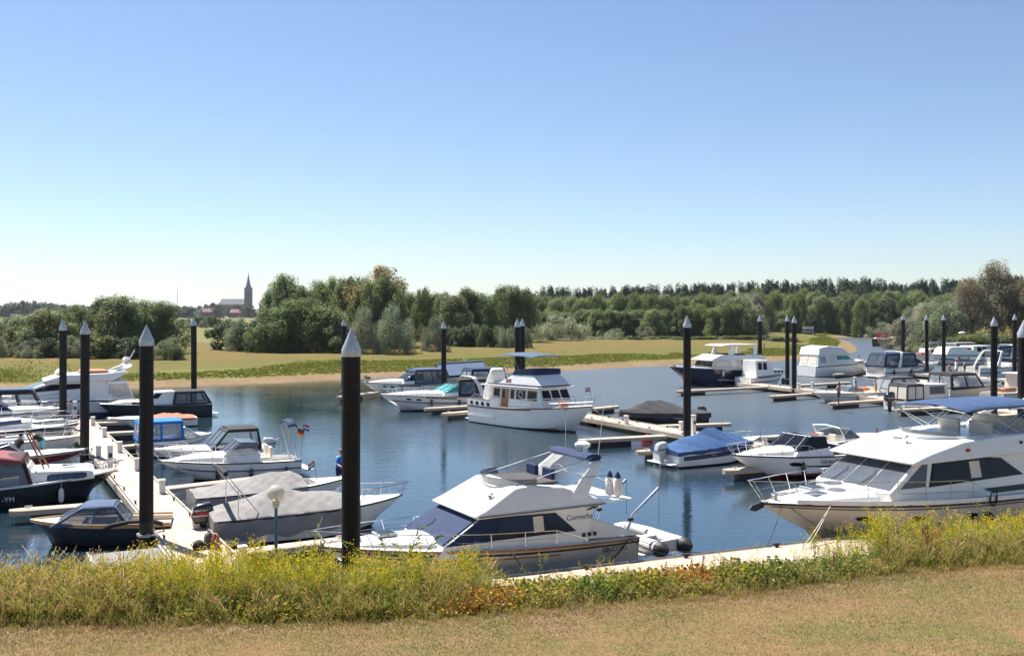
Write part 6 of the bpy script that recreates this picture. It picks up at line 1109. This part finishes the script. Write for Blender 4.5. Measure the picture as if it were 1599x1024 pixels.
# globe lamp in the weeds
lp = empty('globe_lamp', PD(431, 22, .2)); tag(lp, 'globe lamp on blue post among the weeds by the dock', 'lamp'); zt = CAMZ - (770 - HY) / F * 22 - .2
MB().tube([(0, 0, -.3), (0, 0, zt - .18)], .035, 10).build('post', 'lamp_blue', lp); MB().lathe((0, 0, zt - .22), [(.06, -.1), (.085, 0), (.085, .08), (.05, .1)], 12).build('collar', 'plastic_white', lp)
gm = bpy.data.materials.new('globe_glass'); gm.use_nodes = True; gb = gm.node_tree.nodes['Principled BSDF']; gb.inputs['Base Color'].default_value = (.62, .56, .46, 1); gb.inputs['Roughness'].default_value = .15; gb.inputs['Alpha'].default_value = .55; MATS['globe_glass'] = gm
MB().lathe((0, 0, zt), [(.07, -.18)] + [(.192 * math.cos(a), .192 * math.sin(a)) for a in [R(-65 + 15.4 * q) for q in range(11)]] + [(.005, .192)], 20).build('globe', 'globe_glass', lp, smooth=80); MB().lathe((0, 0, zt - .12), [(.03, 0), (.05, .05), (.05, .16), (.02, .2)], 10).build('bulb', 'plastic_white', lp)
# gull on the water
gl = empty('gull', P(428, 690)); tag(gl, 'white gull floating on the open water', 'bird'); MB().loft([[(x, r * math.cos(a), .07 + z + r * .7 * math.sin(a)) for a in [2 * math.pi * q / 10 for q in range(10)]] for x, r, z in ((-.24, .015, .07), (-.15, .06, .03), (0, .09, 0), (.12, .07, .03), (.17, .04, .1), (.2, .04, .15), (.24, .03, .15), (.29, .006, .14))], True, True, True).build('body', 'plastic_white', gl, smooth=80); MB().poly([(-.2, .085, .1), (.06, .1, .08), (.08, .09, .13), (-.1, .08, .15)], .012).build('wing', 'grey_cloth', gl); MB().poly([(-.2, -.085, .1), (.06, -.1, .08), (.08, -.09, .13), (-.1, -.08, .15)], -.012).build('wing', 'grey_cloth', gl)
# ================================================================ near weeds on the dike
def strip_quads(pts, wd, rng, col, cj=.15):
    """thin crossed ribbon along a polyline"""
    q = []; c = []
    for i in range(len(pts) - 1):
        a, b_ = np.array(pts[i]), np.array(pts[i + 1]); d = b_ - a; s = np.cross(d, rng.normal(size=3)); s = s / (np.linalg.norm(s) + 1e-9) * wd / 2; q.append([a - s, a + s, b_ + s * .8, b_ - s * .8]); c.append(np.array(col) * rng.uniform(1 - cj, 1 + cj))
    return q, c
def leafq(p, d, l, w_, rng):
    d = d / np.linalg.norm(d); s = np.cross(d, rng.normal(size=3)); s = s / np.linalg.norm(s) * w_ / 2; return [p, p + d * l * .5 - s, p + d * l, p + d * l * .5 + s]
YEL = (.72, .50, .015); GRN = (.15, .24, .026); YG = (.26, .32, .038); STRAW = (.5, .37, .16); RUST = (.22, .075, .03)
def t_mustard(rng):
    q, c = [], []; H = rng.uniform(.85, 1.15); lean = rng.normal(size=2) * .1
    st = [np.array([lean[0] * u * u, lean[1] * u * u, u * H]) for u in np.linspace(0, 1, 6)]; a, b_ = strip_quads(st, .012, rng, YG); q += a; c += b_; tips = [st[-1]]
    for k in range(rng.integers(7, 11)):
        u = rng.uniform(.3, .92); p = np.array([lean[0] * u * u, lean[1] * u * u, u * H]); an = rng.uniform(0, 6.28); l = rng.uniform(.18, .42) * (1.15 - u * .6); e = p + np.array([math.cos(an) * l * .55, math.sin(an) * l * .55, l]); m_ = (p + e) / 2 + np.array([math.cos(an), math.sin(an), -.2]) * l * .1
        a, b_ = strip_quads([p, m_, e], .008, rng, YG); q += a; c += b_; tips.append(e)
    for e in tips:
        for k in range(rng.integers(4, 10)): p = e + rng.normal(size=3) * np.array([.028, .028, .04]); d = rng.normal(size=3); q.append(leafq(p, d, rng.uniform(.018, .032), rng.uniform(.018, .03), rng)); c.append(np.array(YEL) * rng.uniform(.75, 1.25))
        for k in range(5): p = e - np.array([0, 0, rng.uniform(.04, .18)]); q.append(leafq(p, rng.normal(size=3) * [1, 1, .4] + [0, 0, .5], .05, .006, rng)); c.append(np.array(YG) * rng.uniform(.7, 1.2))
    for k in range(16): u = rng.uniform(.03, .6); p = np.array([lean[0] * u * u, lean[1] * u * u, u * H]); an = rng.uniform(0, 6.28); q.append(leafq(p, np.array([math.cos(an), math.sin(an), rng.uniform(-.3, .7)]), rng.uniform(.08, .2) * (1.1 - u), rng.uniform(.025, .05), rng)); c.append(np.array(GRN) * rng.uniform(.7, 1.4))
    return np.array(q), np.array(c)
def t_grass(rng, cols, H=.7, n=22, heads=True):
    q, c = [], []
    for k in range(n):
        an = rng.uniform(0, 6.28); b0 = rng.normal(size=3) * [.06, .06, 0]; h = H * rng.uniform(.5, 1.15); o = rng.uniform(.08, .5) * h; col = cols[rng.integers(len(cols))]
        pts = [b0 + np.array([math.cos(an) * o * u ** 2, math.sin(an) * o * u ** 2, h * (u - .22 * u ** 3)]) for u in (0, .4, .75, 1)]; a, b_ = strip_quads(pts, rng.uniform(.006, .012), rng, col); q += a; c += b_
        if heads and rng.uniform() < .4:
            for z in range(4): q.append(leafq(pts[-1] - np.array([0, 0, .02 * z]), rng.normal(size=3) * [.4, .4, .3] + [0, 0, .6], .05, .012, rng)); c.append(np.array(STRAW) * rng.uniform(.8, 1.25))
    return np.array(q), np.array(c)
def t_leafy(rng, H=.45, W=.42, n=95, pal=None):
    q, c = [], []
    for k in range(n):
        d = rng.normal(size=3); d[2] = abs(d[2]); d /= np.linalg.norm(d); p = d * np.array([W, W, H]) * rng.uniform(.45, 1.05); dr = d * .6 + rng.normal(size=3) * .6 + [0, 0, -.15]; l = rng.uniform(.055, .11); q.append(leafq(p, dr, l, l * .75, rng)); c.append(np.array(pal[rng.integers(len(pal))]) * rng.uniform(.65, 1.3))
    for k in range(7): an = rng.uniform(0, 6.28); e = np.array([math.cos(an) * W, math.sin(an) * W, H * rng.uniform(.4, 1.2)]); a, b_ = strip_quads([np.zeros(3), e * .5 + [0, 0, H * .3], e], .008, rng, (.2, .12, .05)); q += a; c += b_
    return np.array(q), np.array(c)
def t_dock(rng):
    q, c = [], []
    for k in range(3):
        H = rng.uniform(.8, 1.2); ln = rng.normal(size=2) * .12; pts = [np.array([ln[0] * u, ln[1] * u, u * H]) for u in np.linspace(0, 1, 5)]; a, b_ = strip_quads(pts, .014, rng, RUST); q += a; c += b_
        for z in range(110): u = rng.uniform(.4, 1.0); p = np.array([ln[0] * u, ln[1] * u, u * H]) + rng.normal(size=3) * [.035 * (1.25 - u) * 1.5, .035 * (1.25 - u) * 1.5, .01]; q.append(leafq(p, rng.normal(size=3), .03, .025, rng)); c.append(np.array(RUST) * rng.uniform(.6, 1.5))
    return np.array(q), np.array(c)
def t_shoot(rng, H=1.5):
    q, c = [], []
    for k in range(6):
        an = rng.uniform(0, 6.28); h = H * rng.uniform(.65, 1.1); o = h * rng.uniform(.15, .5); pts = [np.array([math.cos(an) * o * u ** 1.6, math.sin(an) * o * u ** 1.6, h * (u - .12 * u ** 3)]) for u in np.linspace(0, 1, 6)]; a, b_ = strip_quads(pts, .014, rng, (.16, .14, .05)); q += a; c += b_
        for z in range(46): u = rng.uniform(.15, 1); p = np.array([math.cos(an) * o * u ** 1.6, math.sin(an) * o * u ** 1.6, h * (u - .12 * u ** 3)]); d = rng.normal(size=3) + [math.cos(an) * .8, math.sin(an) * .8, .1]; q.append(leafq(p, d, rng.uniform(.1, .19), rng.uniform(.02, .035), rng)); c.append(np.array((.13, .2, .05)) * rng.uniform(.7, 1.4))
    return np.array(q), np.array(c)
rng = np.random.default_rng(5)
PALG = [(.13, .2, .03), (.18, .24, .035), (.23, .27, .04), (.32, .3, .04), (.11, .155, .04)]; PALY = [(.38, .33, .04), (.46, .33, .04), (.27, .28, .04), (.17, .22, .035)]; PALO = [(.60, .28, .05), (.5, .19, .045), (.56, .38, .06), (.36, .3, .05), (.4, .12, .04)]
TM = [t_mustard(rng) for _ in range(7)]; TG = [t_grass(rng, [GRN, YG, STRAW]) for _ in range(5)]; TS = [t_grass(rng, [STRAW, STRAW, YG], .75) for _ in range(4)]; TF = [t_grass(rng, [STRAW, (.38, .28, .13), YG], .2, 12, False) for _ in range(4)]; TLW = [t_grass(rng, [GRN, YG, STRAW], .36, 16) for _ in range(4)]
TLG = [t_leafy(rng, pal=PALG) for _ in range(4)]; TLY = [t_leafy(rng, pal=PALY) for _ in range(4)]; TLO = [t_leafy(rng, pal=PALO) for _ in range(4)]; TD = [t_dock(rng) for _ in range(3)]; TSH = [t_shoot(rng) for _ in range(3)]
class Field:
    def __init__(s): s.q = []; s.c = []
    def put(s, tpl, x, y, sc, tilt=.12, shade=1.0):
        q, c = tpl; a = rng.uniform(0, 6.28); ca, sa = math.cos(a), math.sin(a); z = float(dike_h(np.array([x]), np.array([y]))[0][0]); tx, ty = rng.normal(size=2) * tilt
        X = (q[..., 0] * ca - q[..., 1] * sa) * sc; Y = (q[..., 0] * sa + q[..., 1] * ca) * sc; Z = q[..., 2] * sc; s.q.append(np.stack([x + X + tx * Z, y + Y + ty * Z, z + Z - .02], -1)); s.c.append(c * shade * .9)
    def done(s, name, label, m='weed', cat='weeds'):
        q = np.concatenate(s.q); c = np.clip(np.concatenate(s.c), 0, .9); me = fast_mesh(name, q.reshape(-1, 3), np.arange(len(q) * 4).reshape(-1, 4), c, m); o = link(name, me); tag(o, label, cat, kind='stuff'); return o
def pxof(x, y): return CX + x / y * F
def zone(px): return np.interp(px, [-400, 0, 640, 740, 800, 1290, 1390, 2200], [1, 1, 1, .75, .14, .2, .62, .75])
f1, f2, f3 = Field(), Field(), Field()
def sample(n, t0, t1, x0=-17, x1=19): x = rng.uniform(x0, x1, n); t = rng.uniform(t0, t1, n); return x, edge_y(x) + t, t
x, y, t = sample(4600, .35, 3.7); dn = noise2(x, y, .9, 31); hz = noise2(x, y, .5, 32)
for i in range(len(x)):
    zn = zone(pxof(x[i], y[i]))
    if rng.uniform() < zn * .58 * (1 + .95 * dn[i]): f1.put(TM[rng.integers(7)], x[i], y[i], (1.05 + .22 * hz[i]) * rng.uniform(.75, 1.2) * np.interp(t[i], [.3, 1.2, 4], [.65, 1, 1.05]) * (.55 + .45 * zn), .1)
x, y, t = sample(4200, -.1, 3.8)
for i in range(len(x)):
    px = pxof(x[i], y[i]); zn = zone(px); st = .7 if px < 260 else .25
    if zn > .55: f2.put((TS if rng.uniform() < st else TG)[rng.integers(4)], x[i], y[i], rng.uniform(.75, 1.6) * (1.25 if px < 200 else 1) * np.interp(t[i], [0, 1], [.6, 1]), .18)
    elif rng.uniform() < .75: f2.put(TLW[rng.integers(4)], x[i], y[i], rng.uniform(.6, 1.2))
x, y, t = sample(2600, -.75, .25)
for i in range(len(x)): f2.put(TF[rng.integers(4)], x[i], y[i], rng.uniform(.5, 1.2) * np.interp(t[i], [-.75, 0], [.45, 1.1]), .3)
x, y, t = sample(900, -7.5, -.6)
for i in range(len(x)): f2.put((TLW if rng.uniform() < .4 else TF)[rng.integers(4)], x[i], y[i], rng.uniform(.12, .32), .4)
f2.done('tall_grass', 'tall straw and green grass between the weeds on the dike slope')
x, y, t = sample(2300, .0, 1.75); c1 = noise2(x, y, .75, 41); c2 = noise2(x, y, .45, 43)
for i in range(len(x)):
    px = pxof(x[i], y[i])
    if px < 150 and rng.uniform() < .75 - px / 300: continue
    k = c1[i] + (.38 if 1360 < px < 1530 or 960 < px < 1120 else 0) + (-.25 if px < 500 else 0); tp = TLO if k > .75 else (TLY if k > -.15 else TLG)
    f3.put(tp[rng.integers(4)], x[i], y[i], rng.uniform(.55, 1.15) * (1 + .25 * c2[i]) * np.interp(t[i], [0, .4, 1.75], [.55, 1, .95]), .1)
x, y, t = sample(700, 1.75, 3.8)
for i in range(len(x)): f3.put(TLG[rng.integers(4)], x[i], y[i], rng.uniform(.5, .95))
f3.done('bramble_cover', 'low leafy bramble cover turning yellow and orange along the mown edge')
f1.done('mustard_weeds', 'yellow flowering mustard weeds covering the dike slope')
def plant_thing(name, label, tpl, px, d, sc, cat='plant', group=None):
    p = PD(px, d); q, c = tpl; z = float(dike_h(np.array([p.x]), np.array([p.y]))[0][0]); me = fast_mesh(name, q.reshape(-1, 3), np.arange(len(q) * 4).reshape(-1, 4), c, 'weed'); o = link(name, me); o.location = (p.x, p.y, z - .03); o.scale = (sc,) * 3; o.rotation_euler = (0, 0, rng.uniform(0, 6)); tag(o, label, cat, group); return o
for px, dt, sc, l in [(1452, .9, 1.0, 'tall rust brown sorrel spike before the hull of the large yacht'), (1462, 1.1, .95, 'rust brown sorrel spike beside the tallest sorrel'), (1385, .7, .75, 'rust sorrel spike over the orange brambles beside the big yacht'), (1300, .6, .6, 'small rust sorrel spike where the walkway meets the weeds'), (1040, .6, .65, 'small rust sorrel spike at the orange bramble patch end'), (1443, .8, .8, 'shorter rust sorrel spike left of the tallest sorrel'), (1091, .7, .8, 'rust sorrel spike at the orange brambles by the open water'), (1121, .8, .75, 'rust sorrel spike right of the orange brambles'), (241, 1.0, .9, 'lone rust sorrel spike among yellow weeds near the ramp')]:
    d = (edge_y((px - CX) / F * 21) + dt); plant_thing('sorrel_plant', l, TD[rng.integers(3)], px, float(d), sc)
for px, d, sc, l in [(470, 21.6, 1.15, 'bushy green willow shoot beside the globe lamp'), (450, 21.3, .9, 'smaller green willow shoot behind the globe lamp post'), (505, 21.8, .95, 'green willow shoot left of the broadest pile'), (590, 22.2, 1.15, 'arching willow shoot before the cream yacht foredeck'), (625, 22.3, 1.25, 'tallest arching willow shoot before the cream yacht windscreen'), (655, 22.3, .95, 'willow shoot before the cream yacht cabin')]: plant_thing('willow_shoot', l, TSH[rng.integers(3)], px, d - .6, sc * 1.3, 'shrub')
# mown turf blades
n = 380000; x = rng.uniform(-15, 17, n); t = -rng.uniform(0, 1, n) ** 1.3 * 8.5; y = edge_y(x) + t; k = y > 11.5; x, y, t = x[k], y[k], t[k]; n = len(x); z = dike_h(x, y)[0]
pn = noise2(x, y, .8, 51) + .6 * noise2(x, y, 2.6, 52) + rng.normal(size=n) * .3; gcol = np.where((pn > .3)[:, None], np.array([[.10, .112, .026]]), np.array([[.25, .15, .075]])); gcol = gcol * rng.uniform(.75, 1.2, (n, 1)) * (1 + .34 * noise2(x, y, 1.7, 57) + .2 * noise2(x, y, 6, 58))[:, None]; mixr = rng.uniform(0, 1, n) < .1; gcol[mixr] = np.array([.17, .145, .05]) * rng.uniform(.7, 1.3, (mixr.sum(), 1))
a = rng.uniform(0, 6.28, n); h = rng.uniform(.012, .036, n) * np.interp(t, [-2, 0], [1, 1.5]); lx, ly = rng.normal(size=n) * .028, rng.normal(size=n) * .028; wv = rng.uniform(.003, .006, n)
v = np.stack([np.stack([x - wv * np.cos(a), y - wv * np.sin(a), z - .004], -1), np.stack([x + wv * np.cos(a), y + wv * np.sin(a), z - .004], -1), np.stack([x + lx, y + ly, z + h], -1)], 1).reshape(-1, 3)
tf = link('mown_turf', fast_mesh('mown_turf', v, np.arange(n * 3).reshape(-1, 3), gcol, 'dry_grass')); tag(tf, 'dry mown turf with green patches on the dike', 'grass', kind='stuff')

# ================================================================ the air between here and the town
hz_m = bpy.data.materials.new('haze_air'); hz_m.use_nodes = True; nt = hz_m.node_tree; nt.nodes.remove(nt.nodes['Principled BSDF'])
pv = N(nt, 'ShaderNodeVolumePrincipled', Density=.00007, Anisotropy=.3); pv.inputs['Color'].default_value = (.80, .88, 1, 1); nt.links.new(pv.outputs[0], nt.nodes['Material Output'].inputs['Volume']); MATS['haze_air'] = hz_m
hb = MB().box(-2800, 2800, -80, 9200, -4, 78).build('haze', 'haze_air', smooth=0); tag(hb, 'thin pale summer haze over the river plain', 'haze', kind='stuff')
